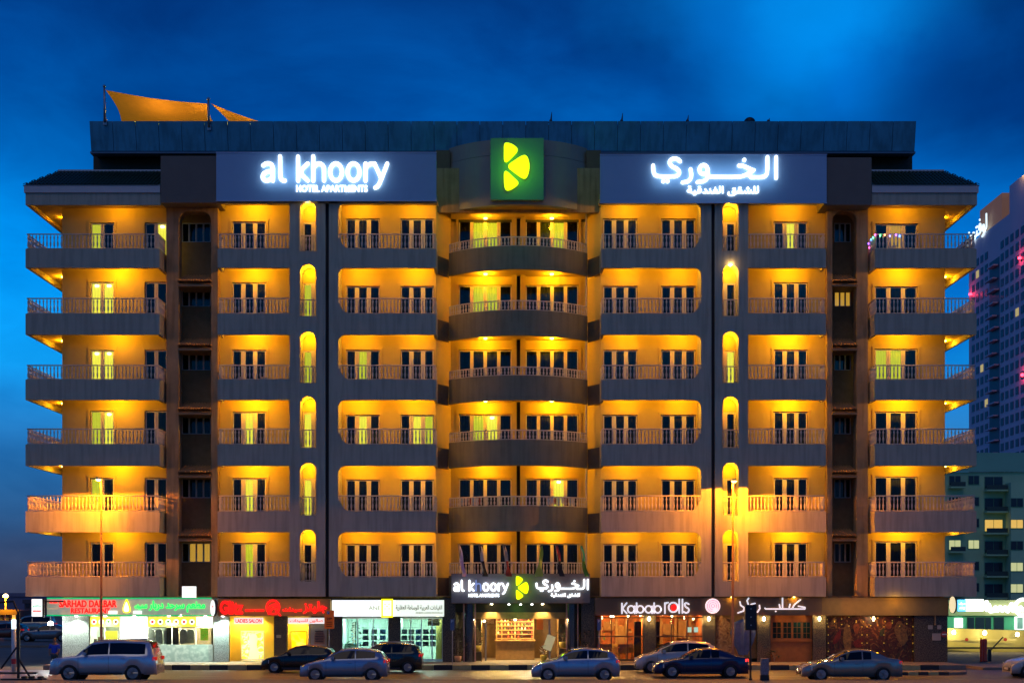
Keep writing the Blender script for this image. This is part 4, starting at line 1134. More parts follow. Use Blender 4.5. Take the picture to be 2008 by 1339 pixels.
# ---- hotel entrance
ENTW = mat('entrance_wood', (.5, .30, .10), .55, var=.35, vscale=3)
MB().wall(X(893, 2.2), X(1166, 2.2), 0, 3.5, 2.2, 2.4, [(X(944, 2.2), X(1095, 2.2), 0, Z(1213, 2.2))]).build('entrance_wall', mat('entrance_brown', (.16, .10, .045), .5, var=.3), H)
bm = MB().bbox(X(905, 1.4), X(1130, 1.4), 1.4, 2.2, Z(1213, 1.4), Z(1200, 1.4), .03).build('entrance_beam', ENTW, H)
MB().box(X(893, 1.8), X(1166, 1.8), 1.8, 2.2, Z(1200, 1.8), Z(1183, 1.8)).build('entrance_header', mat('header_dark', (.05, .05, .03), .4), H)
er = MB().box(X(944, 2.4)-.1, X(1095, 2.4)+.1, 6.2, 6.3, 0, 2.9).box(X(944, 2.4)-.1, X(944, 2.4), 2.4, 6.2, 0, 2.9).box(X(1095, 2.4), X(1095, 2.4)+.1, 2.4, 6.2, 0, 2.9).box(X(944, 2.4), X(1095, 2.4), 2.4, 6.2, 2.8, 2.9).build('lobby', mat('lobby_wall', (.20, .12, .05), .6, var=.3), H)
for a, b in ((951, 954), (1076, 1079)):
    MB().box(X(a, 2.2), X(b, 2.2), 2.1, 2.2, 0, Z(1213, 2.2)).build('entrance_post', METAL, H)
# timber reception counter and shelving, plank by plank
ctr = MB().box(X(972, 3.2), X(1048, 3.2), 3.25, 3.9, 0, 1.05).build('counter', DARKW, H)
for i in range(6): MB().bbox(X(972, 3.2), X(1048, 3.2), 3.2, 3.25, .03+i*.17, .03+i*.17+.155, .01).build('plank', SHELF, ctr)
MB().bbox(X(970, 3.2), X(1050, 3.2), 3.1, 3.95, 1.06, 1.12, .01).build('counter_top', SHELF, ctr)
shf = MB().box(X(972, 4.6), X(1047, 4.6), 4.7, 4.75, 1.0, 2.6).build('shelf_back', mat('shelf_red', (.12, .03, .02), .6), H)
for i in range(6): MB().bbox(X(972, 4.4), X(1047, 4.4), 4.4, 4.7, 1.15+i*.24, 1.15+i*.24+.05, .01).build('shelf_board', SHELF, shf)
for px in (974, 984, 1010, 1046): MB().box(X(px-1, 4.4), X(px+1, 4.4), 4.36, 4.4, 1.05, 2.55).build('shelf_post', SHELF, shf)
BC = [mat('jar_red', (.5, .05, .03), .4), mat('jar_white', (.7, .68, .6), .4), mat('jar_green', (.1, .25, .06), .4), mat('jar_gold', (.6, .4, .08), .3), mat('jar_dark', (.05, .03, .02), .4)]
jm = []
for m_ in BC:
    me = MB().lathe([(.04, 0), (.05, .02), (.05, .09), (.025, .12), (.03, .14)], (0, 0, 0), 8).mesh('jar', True); me.materials.append(m_); jm.append(me)
for i in range(5):
    for k in range(11):
        if random.random() < .75:
            o = link('jar', random.choice(jm), None, shf, (X(977+k*6.6, 4.5), 4.5, 1.2+i*.24))
for px, pz, cc in ((950, 2.2, WARM), (984, 2.4, WARM), (1031, 2.4, (1, .8, .55)), (1060, 2.2, WARM), (1010, 2.3, WARM)):
    MB().lathe([(.05, .05), (.09, 0), (.05, -.08)], (X(px, 3.4), 3.4, pz), 10).build('pendant_lamp', mat('pendant_glow', (1, .9, .7), .5, emit=(1, .8, .5), es=9), H)
    light('POINT', (X(px, 3.2), 2.9, pz-.05), 170, cc, .08, H)
for px in (964, 1064):
    MB().lathe([(.06, 0), (.07, -.04), (.03, -.05)], (X(px, 1.2), 1.3, Z(1183, 1.3)), 10).build('downlight', MATS['downlight_warm'], H)
    light('SPOT', (X(px, 1.2), 1.3, Z(1184, 1.3)-.05), 420, (1, .7, .28), .04, H, spot=R(95), blend=.8)
for px in (998, 1021, 1043):
    MB().lathe([(.04, 0), (.05, -.04), (.02, -.06)], (X(px, .5), .4, Z(1183.5, .4)), 10).build('downlight', MATS['downlight_glow'], H)
light('POINT', (X(1014, .5), .45, 2.9), 10, (.4, 1, .1), .2, H)
# metal clad entrance columns
for a, b in ((909, 932), (1111, 1134)):
    cl = MB().vprism([(X((a+b)/2, .9)+.30*math.cos(6.283*i/20), 1.1+.30*math.sin(6.283*i/20)) for i in range(20)], 0, Z(1183, .9)).build('entrance_column', mat('column_steel', (.16, .17, .18), .18, metal=.85), H, smooth=False)
    for q in (-.31, .31):
        MB().tube((X((a+b)/2, .7)+q, .85, 0), (X((a+b)/2, .7)+q, .85, Z(1183, .9)), .045, 8).build('column_trim', mat('trim_pink', (.55, .30, .26), .3, metal=.3), cl)
board(1052, 1065, 1209, 1234, 2.6, mat('red_cabinet', (.5, .13, .02), .6, emit=(.35, .08, .01), es=.3), name='wall_cabinet', t=.2)
board(955, 969, 1209, 1222, 2.6, mat_print('lobby_picture', [(.1, .05, .02), (.7, .65, .5), (.5, .12, .05)], 5), name='wall_picture', t=.04)
ms = MB().box(-.24, .24, -.02, .02, 0, .85).build('menu_stand', mat('menu_cream', (.75, .68, .42), .6, emit=(.6, .5, .25), es=.35))
ms.location = (X(1072, 2), 1.9, .62); ms.rotation_euler = (R(-14), R(20), 0)
tag(ms, 'tilted cream menu board standing in the entrance doorway', 'menu board')
LEAFM = mat('leaf_green', (.05, .09, .015), .6, var=.4, vscale=6)
def plant(px, d, base, h, w, label, pot=True, m=None, nl=60, cat='plant', potm=None):
    T = thing('potted_plant', label, cat, (X(px, d), d, base))
    x, y = X(px, d), d; z0 = base
    if pot:
        MB().lathe([(.14, 0), (.17, .1), (.2, .34), (.17, .34), (.16, .3)], (x, y, base), 14).build('pot', potm or TERRA, T, smooth=True); z0 = base+.3
    st = MB(); lf = MB()
    st.tube((x, y, z0), (x, y, z0+h*.5), .02, 6)
    for i in range(nl):
        a = random.random()*6.283; t = random.random()**.7; rr_ = w*random.random()**.5*(.4+.6*math.sin(math.pi*min(1, t+.15)))
        c = Vector((x+rr_*math.cos(a), y+rr_*math.sin(a)*.7, z0+.05+t*h)); L = random.uniform(.10, .2)
        dv = Vector((math.cos(a), math.sin(a), random.uniform(-.3, .9))).normalized()*L; sv = Vector((-math.sin(a), math.cos(a), random.uniform(-.4, .4)))*L*.28
        lf.add([c, c+dv*.5+sv, c+dv, c+dv*.5-sv], [(0, 1, 2, 3)])
        if i % 6 == 0: st.tube((x, y, z0+t*h*.4), c, .008, 4)
    st.build('stem', BROWN, T); f_ = lf.build('foliage', m or LEAFM, T); f_['kind'] = 'stuff'
    return T
YP = mat('pot_yellow', (.65, .42, .04), .5)
plant(937, 1.2, .55, 1.0, .3, 'leafy plant in yellow pot left of the hotel entrance', potm=YP)
plant(1103, 1.2, .75, .9, .32, 'leafy plant in yellow pot right of the hotel entrance', potm=YP)
for px, hh, lb in ((937, .55, 'small wooden plant stand left of the entrance'), (1103, .75, 'taller wooden plant stand right of the entrance')):
    T = thing('plant_stand', lb, 'plant stand', (X(px, 1.2), 1.2, 0))
    MB().bbox(X(px, 1.2)-.24, X(px, 1.2)+.24, .98, 1.42, hh-.04, hh, .01).build('stand_top', SHELF, T)
    for u in (-.2, .2):
        for v in (1.02, 1.38): MB().box(X(px, 1.2)+u-.02, X(px, 1.2)+u+.02, v-.02, v+.02, 0, hh-.04).build('leg', SHELF, T)
plant(898, .3, 0, 1.5, .45, 'tall bare brown shrub by the left entrance column', m=mat('leaf_brown', (.12, .08, .02), .7, var=.4), nl=110)
plant(1152, .3, 0, 1.4, .5, 'dark shrub against granite right of the entrance', m=mat('leaf_dark', (.03, .035, .012), .7, var=.4), nl=110)
plant(1066, 2.0, .62-.62, .5, .2, 'small white flowers on a low box by the menu board', m=mat('petal_white', (.75, .7, .55), .6), nl=40, potm=YP)
pillar(1140, 1166, GRAN); 
for px, lb in ((887, 'blue parking plate on a thin post left of the entrance'), (1175, 'blue parking plate on a thin post under the Kabab rolls sign')):
    T = thing('parking_sign', lb, 'sign', (X(px, -2.5), -2.5, 0))
    MB().bbox(X(px-4, -2.5), X(px+4, -2.5), -2.5, -2.47, Z(1235, -2.5), Z(1213, -2.5), .01).build('sign_plate', mat('plate_bluegrey', (.10, .16, .28), .5), T)
    MB().tube((X(px, -2.5), -2.44, 0), (X(px, -2.5), -2.44, Z(1213, -2.5)), .025, 8).build('sign_post', METAL, T)
    text('P', px-2, px+2, 1215, 1220, -2.52, WHT, T)
FL = [((.7, .62, .75), (.55, .4, .6)), ((.6, .6, .55), (.02, .02, .02)), ((.5, .45, .35), (.4, .05, .03)), ((.35, .5, .05), (.5, .6, .1)), ((.5, .08, .05), (.03, .03, .03)), ((.05, .4, .2), (.10, .3, .03))]
FLL = ['pale lilac flag, leftmost of the six over the entrance', 'black and white flag, second from the left over the entrance', 'dark red and cream flag just left of the middle emblem', 'lime green flag hanging over the entrance sign', 'red and black flag, second from the right over the entrance', 'dark green flag, rightmost of the six over the entrance']
for i, px in enumerate((907, 948, 995, 1057, 1098, 1146)):
    T = thing('flag', FLL[i], 'flag', (X(px, .2), .15, Z(1128, .2)), 'flags over the hotel entrance')
    a = Vector((X(px, .2), .15, Z(1128, .2))); b = Vector((X(px-9 if i != 3 else px+2, -.7), -.75, Z(1066, -.7)))
    MB().tube(a, b, .022, 6).build('flag_pole', METAL, T)
    mb = MB(); n = 14; vs = []
    for k in range(n+1):
        t = k/n; w_ = .06+.22*t*(1 if i != 3 else 1.5)
        c = b + Vector((.1+.25*t*(1 if i != 3 else -.6), .0, -.1-1.65*t))
        vs += [c+Vector((-w_*.5+.05*math.sin(t*9+i), .05*math.cos(t*14), 0)), c+Vector((0, -.10*math.sin(t*8+i), 0)), c+Vector((w_*.5+.04*math.sin(t*7), .05*math.sin(t*14), 0))]
    h_ = n//2
    quads = lambda c0, c1: [(3*k+j, 3*k+j+1, 3*k+j+4, 3*k+j+3) for k in range(c1-c0) for j in (0, 1)]
    MB().add(vs[:3*(h_+1)], quads(0, h_)).build('cloth', mat('flag_a%d' % i, FL[i][0], .8), T)
    MB().add(vs[3*h_:], quads(h_, n)).build('cloth', mat('flag_b%d' % i, FL[i][1], .8), T)

# ---- kabab restaurant
ORW = mat('restaurant_orange', (.50, .16, .035), .7, var=.75, vscale=1.1)
kb_b = MB().bbox(X(1167, .2), X(1612, .2), .2, .6, Z(1206, .2), Z(1171, .2), .02).build('sign_wall', mat('sign_wall_brown', (.18, .11, .06), .7, var=.12, vscale=1), H)
T = thing('shop_sign', 'white letters reading Kabab rolls on a brown wall', 'sign', (X(1280, .1), .1, Z(1205, .1)))
KD = .16; ox, oy, ks = 1150, 1130, 1/6.4067
kf = lambda L: [(X(ox+a*ks, KD), Z(oy+b*ks, KD)) for a, b in L]
LK = mat('letter_white_dim', (.8, .8, .82), .4, emit=(.75, .75, .82), es=.75)
KO = lambda cx, cy, r_: [(cx+r_*math.cos(R(a)), cy+r_*1.05*math.sin(R(a))) for a in range(0, 361, 24)]
for name_, sts in (('K', [[(445, 335), (445, 460)], [(505, 330), (450, 400), (505, 460)]]), ('a', [KO(560, 410, 42), [(605, 370), (605, 460)]]), ('b', [[(630, 330), (630, 455)], KO(675, 410, 42)]),
                   ('a', [KO(780, 410, 42), [(825, 370), (825, 460)]]), ('b', [[(850, 330), (850, 455)], KO(895, 410, 42)]), ('r', [[(985, 330), (985, 460)], [(985, 350), (1005, 328), (1025, 325)]]),
                   ('o', [KO(1090, 385, 58)]), ('l', [[(1165, 285), (1165, 455)]]), ('l', [[(1205, 285), (1205, 455)]]), ('s', [smooth_pts([(1285, 345), (1250, 325), (1228, 350), (1250, 385), (1285, 400), (1285, 440), (1250, 458), (1222, 440)], 1)])):
    stroke_mb([kf(s_) for s_ in sts], .085, KD-.06, KD).build('letter', LK, T)
MB().lathe([(.16, 0), (.17, .04)], (X(1321.5, KD), KD-.06, Z(1190.5, KD)), 14, 'y').build('red_dot', REDL, T)
T = thing('shop_sign', 'round white and pink lit swirl emblem right of Kabab rolls', 'sign', (X(1397, .1), .1, Z(1204, .1)))
MB().lathe([(.40, 0), (.41, .08)], (X(1397.5, KD), KD-.1, Z(1187.5, KD)), 28, 'y').build('round_face', mat('pink_white_lit', (1, .9, .9), .5, emit=(1, .80, .84), es=.85), T)
PK = mat('pink_lit', (1, .3, .35), .5, emit=(.95, .28, .35), es=.9)
for rr_ in (.31, .2, .09):
    c = [(X(1397.5, KD)+rr_*math.cos(R(a)), Z(1187.5, KD)+rr_*math.sin(R(a))) for a in range(-30 if rr_ > .1 else 0, 271 if rr_ > .1 else 361, 20)]
    stroke_mb([c], .055, KD-.125, KD-.1).build('swirl', PK, T)
T = thing('shop_sign', 'white Arabic lettering on the brown wall behind the traffic light', 'sign', (X(1515, .1), .1, Z(1205, .1)))
k2 = lambda L: [(X(1400+a/6.4067, KD), Z(1130+b/6.4067, KD)) for a, b in L]
for sts in ([[(1085, 290), (1010, 350), (985, 395)], [(1000, 405), (1140, 405), (1140, 385), (1060, 370)]], [[(985, 405), (650, 405), (640, 395)], [(955, 345), (945, 385)], [(820, 350), (830, 395)], [(775, 435)], [(860, 270), (860, 400)]],
            [[(570, 360), (575, 400), (545, 445)]], [[(515, 335), (470, 345), (450, 370)]], [[(435, 270), (415, 300), (430, 350)]], [[(325, 315), (335, 360), (380, 390), (370, 430), (300, 455)]]):
    stroke_mb([k2(s_) for s_ in sts], .075, KD-.06, KD).build('letter', LK, T)
pillar(1262, 1286, GRAN); pillar(1378, 1402, GRAN); pillar(1485, 1511, GRAN); pillar(1594, 1620, GRAN)
room(1167, 1262, ORW, SHELF, 3.2); room(1286, 1378, ORW, SHELF, 3.2)
WF = mat('window_wood_dark', (.10, .05, .02), .5)
front(1167, 1262, 1209, 3, WF, bars=(1247,)); front(1286, 1378, 1209, 3, WF, bars=(1247,))
WM = [mat('wall_art_orange', (.7, .3, .04), .6, var=.5, vscale=5), mat('wall_art_brown', (.15, .07, .02), .6, var=.4), mat('wall_art_green', (.12, .2, .05), .6), mat('wall_art_cream', (.65, .5, .25), .6), mat('wall_art_red', (.5, .06, .02), .6)]
for a, b in ((1172, 1180), (1206, 1212), (1226, 1231), (1294, 1299), (1322, 1327), (1352, 1357), (1372, 1377)):
    MB().box(X(a, 3.8), X(b, 3.8), 3.75, 3.95, 0, 2.75).build('wall_pillar', SHELF, H)
for a, b, y0, y1 in ((1184, 1204, 1218, 1236), (1212, 1225, 1226, 1262), (1300, 1320, 1222, 1244), (1330, 1346, 1216, 1250)):
    board(a, b, y0, y1, 3.7, DARKW, name='wall_niche', t=.05)
for i, px in enumerate((1178, 1192, 1206, 1222, 1236, 1252, 1296, 1308, 1322, 1338, 1352, 1368)):
    ck = MB().bbox(X(px, 1.5)-.2, X(px, 1.5)+.2, 1.6+.4*(i % 3), 1.66+.4*(i % 3), .45, .95, .03).build('chair_back', [SHELF, DARKW, MATS['jar_gold']][i % 3], H)
    for q_ in (-.17, .17): MB().tube((X(px, 1.5)+q_, 1.65+.4*(i % 3), 0), (X(px, 1.5)+q_, 1.65+.4*(i % 3), .5), .02, 5).build('chair_leg', SHELF, ck)
for i in range(60):
    px = random.choice([random.uniform(1170, 1254), random.uniform(1289, 1370)]); w_ = random.uniform(2, 7); hh = random.uniform(2, 7); py = random.uniform(1210, 1284)
    board(px, px+w_, py, py+hh, 3.9 if py < 1255 else random.uniform(1.6, 3), random.choice(WM), name='wall_picture' if py < 1255 else 'table_item', t=.1)
for i, px in enumerate((1185, 1215, 1240, 1300, 1335, 1362)):
    tb = MB().lathe([(.3, .72), (.3, .75)], (X(px, 2), 2.2+.3*(i % 2), 0), 14).build('table_top', SHELF, H)
    MB().tube((X(px, 2), 2.2+.3*(i % 2), 0), (X(px, 2), 2.2+.3*(i % 2), .72), .03, 6).build('table_leg', BLACK, tb)
MB().box(X(1244, 1.5), X(1258, 1.5), 1.6, 1.8, .2, 2.2).build('dark_door', BLACK, H)
MB().box(X(1286, 1.5), X(1294, 1.5), 1.6, 1.8, .2, 2.2).build('dark_door', BLACK, H)
for px in (1348, 1361): board(px, px+8, 1229, 1239, 1.7, mat('menu_screen', (.6, .8, .7), .5, emit=(.5, .8, .68), es=.9), name='menu_screen')
for px, pz in ((1181, 2.4), (1198, 2.45), (1203, 2.45), (1232, 2.5), (1248, 2.6), (1256, 2.55), (1300, 2.6), (1318, 2.5), (1342, 2.4), (1360, 2.35)):
    MB().lathe([(.02, .08), (.06, 0), (.02, -.07)], (X(px, 1.8), 1.9, pz), 10).build('pendant_lamp', MATS['pendant_glow'], H)
for px in (1190, 1215, 1245, 1310, 1350):
    light('POINT', (X(px, 1.8), 2.1, 2.2), 95, (1, .50, .14), .1, H)
# stone piers with wall lamps
for px, c_, cl_ in ((1273, WARM, 'a'), (1390, WARM, 'a'), (1498, WARM, 'a'), (1607, WARM, 'a'), (1713, (1, .25, .08), 'r')):
    MB().lathe([(.03, .12), (.07, .04), (.06, -.06), (.02, -.1)], (X(px, .4), .40, Z(1213, .4)), 10).build('wall_lamp', mat('wall_lamp_glow', (1, .9, .6), .5, emit=(1, .82, .42), es=26), H)
    light('POINT', (X(px, .4), .30, Z(1213, .4)), 34, c_ if cl_ == 'a' else (1, .22, .06), .05, H)
# timber panel wall and posters
board(1402, 1485, 1206, 1290, SF+.05, mat('poster_wall', (.30, .17, .06), .6, var=.3), name='poster_wall')
pw = board(1405, 1432, 1211, 1290, SF-.02, mat_print('poster_brown', [(.05, .02, .01), (.35, .14, .04), (.5, .28, .1), (.1, .04, .02)], 1.8, 0, 6, 3), name='poster')
q = smooth_pts([(X(a, .7), Z(b, .7)) for a, b in ((1408, 1288), (1409, 1240), (1406, 1225), (1412, 1207), (1418, 1207), (1425, 1224), (1423, 1240), (1440, 1256), (1460, 1286))], 2, True)
link('poster_figure', plate([q], SF-.06, SF-.03), mat_print('figure_ochre', [(.12, .05, .02), (.42, .2, .06), (.5, .33, .15)], 3, 0, 6, 2), H)
T = thing('folded_umbrella', 'faded blue folded parasol leaning by the brown poster wall', 'umbrella', (X(1458, .2), .3, 0))
mb = MB(); n = 16; vs = []
for k, (rr_, zz) in enumerate(((.06, 2.35), (.5, 2.15), (.62, 1.6), (.5, 1.1), (.28, .6), (.22, .4))):
    for i in range(n): vs.append((X(1458, .2)+rr_*(1+.14*(-1)**i)*math.cos(6.283*i/n), .35+.35*rr_*math.sin(6.283*i/n)*(1+.2*(-1)**i), zz))
mb.add(vs, [(k*n+i, k*n+(i+1) % n, (k+1)*n+(i+1) % n, (k+1)*n+i) for k in range(5) for i in range(n)])
mb.build('canopy', mat('faded_blue_cloth', (.07, .12, .26), .8, var=.3), T)
MB().tube((X(1458, .2), .35, 0), (X(1458, .2), .35, 2.5), .025, 8).build('umbrella_pole', METAL, T)
MB().lathe([(.25, 0), (.25, .06), (.06, .1)], (X(1458, .2), .35, 0), 14).build('umbrella_base', BLACK, T)
# wooden window bay
OW = mat('orange_wood', (.42, .13, .02), .5, var=.2, vscale=4)
MB().wall(X(1511, SF), X(1594, SF), 0, 2.75, SF-.02, SF+.12, [(X(1514, SF), X(1553, SF), Z(1252, SF), Z(1218, SF)), (X(1554.5, SF), X(1590, SF), Z(1252, SF), Z(1218, SF))]).build('timber_bay', OW, H)
for a, b in ((1514, 1533), (1534.5, 1553), (1554.5, 1572), (1573.5, 1590)):
    x0, x1, z0, z1 = X(a, SF), X(b, SF), Z(1252, SF), Z(1218, SF)
    mb = MB().box(x0, x1, SF, SF+.05, z0, z0+.04).box(x0, x1, SF, SF+.05, z1-.04, z1).box(x0, x0+.04, SF, SF+.05, z0+.04, z1-.04).box(x1-.04, x1, SF, SF+.05, z0+.04, z1-.04)
    for i in (1, 2): mb.box(x0+.04, x1-.04, SF+.01, SF+.04, z0+(z1-z0)*i/3-.012, z0+(z1-z0)*i/3+.012)
    mb.box((x0+x1)/2-.012, (x0+x1)/2+.012, SF+.008, SF+.045, z0+.04, z1-.04)
    w_ = mb.build('timber_window', OW, H)
    MB().box(x0+.04, x1-.04, SF+.02, SF+.028, z0+.04, z1-.04).build('pane', GLASS, w_)
MB().box(X(1511, 2), X(1594, 2), 2, 2.1, 0, 2.8).build('back_wall', mat('dark_green_wall', (.03, .06, .04), .7), H)
MB().bbox(X(1510, SF), X(1595, SF), SF-.12, SF-.02, Z(1257, SF), Z(1253, SF), .01).build('window_sill', OW, H)
light('POINT', (X(1575, 1), 1.5, 2.2), 5, (.5, 1, .6), .1, H)
plant(1518, .2, 0, .6, .4, 'low spiky bush at the foot of the stone pier by the timber window', pot=False, m=MATS['leaf_dark'], nl=60)
# mural front
board(1612, 1860, 1171, 1206, .25, mat('soffit_ochre', (.28, .18, .07), .8, var=.15), name='upper_band', t=.3)
mur = board(1621, 1792, 1208, 1299, SF, mat_print('mural_dark', [(.008, .005, .003), (.03, .012, .004), (.10, .02, .006), (.02, .02, .006), (.30, .12, .02), (.015, .008, .004)], 1.5, 0, 8, 3.5, (1.3, 0, .4)), name='mural_panel')
for i in range(26):
    px = 1622+170*(i % 13)/12; py = (1214 if i < 13 else 1222)+(5*math.sin(i*1.7))
    MB().lathe([(.026, 0), (.026, .02)], (X(px, SF), SF-.04, Z(py, SF)), 8, 'y').build('light_dot', mat('dot_glow', (1, .8, .1), .5, emit=(.8, .55, .04), es=.45), mur)
for px in (1624, 1690, 1700, 1733, 1790):
    for j in range(4): MB().lathe([(.026, 0), (.026, .02)], (X(px, SF), SF-.04, Z(1228+j*16, SF)), 8, 'y').build('light_dot', MATS['dot_glow'], mur)
MG = [mat('mural_gold', (.22, .12, .03), .5, var=.7, vscale=7), mat('mural_red', (.16, .015, .006), .5, var=.7, vscale=7), mat('mural_green', (.05, .07, .02), .5, var=.7, vscale=7), mat('mural_orange', (.24, .07, .015), .5, var=.7, vscale=7)]
def mfig(pts, mi, dd=.03):
    q = smooth_pts([(X(a, SF), Z(b, SF)) for a, b in pts], 2, True)
    link('mural_shape', plate([q], SF-dd, SF-dd+.02), MG[mi], mur)
mfig([(1655, 1232), (1660, 1218), (1668, 1232), (1670, 1262), (1664, 1285), (1652, 1262)], 0)
mfig([(1640, 1240), (1650, 1228), (1648, 1250), (1640, 1262), (1630, 1262)], 1)
mfig([(1672, 1222), (1686, 1222), (1684, 1240), (1676, 1244)], 3); mfig([(1672, 1255), (1694, 1250), (1690, 1268), (1676, 1270)], 1)
mfig([(1764, 1212), (1774, 1230), (1782, 1250), (1770, 1270), (1758, 1250), (1752, 1230)], 0)
mfig([(1738, 1220), (1750, 1218), (1748, 1232), (1738, 1232)], 3); mfig([(1724, 1236), (1734, 1228), (1734, 1244), (1726, 1248)], 2)
mfig([(1634, 1212), (1644, 1214), (1630, 1226), (1626, 1222)], 0); mfig([(1690, 1212), (1700, 1222), (1696, 1228), (1684, 1216)], 0)
light('AREA', (X(1705, 0), -.6, 3.2), 26, (1, .55, .15), 5, H, (R(50), 0, 0), sy=.3).data.energy = 16
pillar(1793, 1858, GRAN)
for (a, b, c, e) in ((1820, 1829, 1225, 1233), (1838, 1846, 1225, 1233), (1828, 1845, 1241, 1255)): board(a, b, c, e, .5, mat('notice_white', (.42, .36, .28), .6), name='notice_plate', t=.03)
T = thing('road_sign', 'round red no entry sign on the dark granite corner', 'sign', (X(1852, .45), .45, Z(1248, .45)))
MB().lathe([(.17, 0), (.17, .03)], (X(1852, .4), .44, Z(1243, .4)), 20, 'y').build('sign_disc', mat('sign_red', (.4, .05, .04), .5), T)
MB().box(X(1852, .4)-.12, X(1852, .4)+.12, .42, .438, Z(1243, .4)-.03, Z(1243, .4)+.03).build('white_bar', WHT, T)
MB().tube((X(1834, .45), .45, Z(1225, .4)), (X(1834, .45), .45, 3.3), .04, 8).build('wall_pipe', BROWN, H)
oval_sign(1868, 12, 1169, 1201, mat('oval_cream', (.8, .7, .45), .5, emit=(.95, .78, .42), es=.75, var=.3, vscale=6), 'cream oval sign projecting at the right corner of the building')
# under-fascia lamps on the right
for px in (1435, 1557):
    light('POINT', (X(px, .1), .05, 3.5), 9, AMB, .05, H)
    MB().lathe([(.05, 0), (.06, -.03), (.03, -.05)], (X(px, .1), .08, 3.58), 8).build('downlight', FIX, H)
light('POINT', (X(1750, .5), -.2, 3.35), 8, AMB, .1, H)

# ================================================================== STREET LAMPS
def street_lamp(px, py, d, label, hx, e):
    x, y, z = X(px, d), d, Z(py, d)
    T = thing('street_lamp', label, 'street lamp', (x, y, 0), 'street lamps on the pavement')
    gz = 0 if d > -3 else RZ
    MB().lathe([(.12, 0), (.12, .5), (.075, .6), (.045, z-.0)], (x, y, 0), 12).build('pole', mat('pole_rust', (.16, .08, .05), .5, metal=.4), T, smooth=True)
    hd = MB()
    hd.lathe([(.02, .12), (.13, .09), (.16, .0), (.15, -.02)], (x+hx, y-.1, z+.12), 14)
    hd.build('lamp_head', METAL, T, smooth=True)
    MB().lathe([(.145, 0), (.10, -.05), (.03, -.075)], (x+hx, y-.1, z+.095), 14).build('lamp_glass', mat('sodium_glow', (1, .8, .4), .5, emit=(1, .50, .06), es=40), T)
    MB().tube((x, y, z), (x+hx, y-.1, z+.13), .03, 8).build('arm', METAL, T)
    light('SPOT', (x+hx, y-.1, z-.02), e, SODIUM, .09, T, spot=R(172), blend=.05)
street_lamp(198.5, 944, -1.7, 'lit sodium street lamp in front of the left end balconies', -.12, 2600)
street_lamp(1437, 947, -1.3, 'lit sodium street lamp before the right arched niches', .05, 3300)
# ================================================================== CARS
TYRE = mat('tyre_rubber', (.015, .015, .016), .8)
RIM = mat('rim_alloy', (.35, .36, .38), .3, metal=.9)
CGL = mat('car_glass', (.004, .005, .007), .05, spec=.4)
PLASTIC = mat('black_plastic', (.02, .02, .022), .6)
HEADL = mat('headlamp_clear', (.6, .6, .58), .15, spec=.8)
HEADON = mat('headlamp_on', (1, 1, .9), .2, emit=(1, .95, .8), es=5)
TAILL = mat('tail_red', (.35, .01, .01), .25, emit=(.8, .02, .01), es=.35)
TAILON = mat('tail_red_on', (.6, .01, .01), .25, emit=(1, .03, .02), es=3)
PROFS = {
 'hatch': dict(L=4.0, W=.86, st=[(0,.48,.48),(.05,.62,.62),(.3,.78,.78),(.75,.90,.90),(1.1,.97,.97),(1.45,.98,1.22),(1.85,.99,1.42),(2.4,1.0,1.49),(3.0,1.03,1.46),(3.5,1.06,1.37),(3.72,1.06,1.28),(3.92,.98,1.02),(4.0,.70,.72)], cow=1.1, top=1.85, rt=3.5, bk=3.92, wh=(.72, 3.3), wr=.31, bp=2.55),
 'sedan': dict(L=4.6, W=.89, st=[(0,.45,.45),(.05,.60,.60),(.3,.74,.74),(.9,.87,.87),(1.35,.93,.93),(1.75,.94,1.2),(2.15,.95,1.38),(2.7,.96,1.44),(3.2,.98,1.40),(3.6,1.0,1.24),(3.95,1.0,1.06),(4.4,.99,.99),(4.56,.92,.92),(4.6,.6,.6)], cow=1.35, top=2.15, rt=3.2, bk=3.95, wh=(.85, 3.7), wr=.32, bp=2.75),
 'suv': dict(L=4.9, W=.97, st=[(0,.55,.55),(.05,.85,.85),(.25,1.02,1.02),(.8,1.10,1.10),(1.25,1.15,1.15),(1.6,1.17,1.5),(1.95,1.18,1.76),(2.5,1.19,1.85),(3.4,1.2,1.86),(4.3,1.2,1.82),(4.6,1.2,1.74),(4.78,1.15,1.2),(4.9,.75,.78)], cow=1.25, top=1.95, rt=4.45, bk=4.75, wh=(.95, 3.85), wr=.38, bp=2.75),
 'mpv': dict(L=4.2, W=.88, st=[(0,.5,.5),(.05,.66,.66),(.3,.84,.84),(.7,.94,.94),(.95,1.0,1.0),(1.35,1.02,1.28),(1.8,1.04,1.52),(2.4,1.06,1.6),(3.1,1.08,1.58),(3.7,1.1,1.5),(3.95,1.1,1.38),(4.12,1.02,1.06),(4.2,.7,.72)], cow=.95, top=1.8, rt=3.7, bk=4.1, wh=(.76, 3.45), wr=.31, bp=2.6),
}
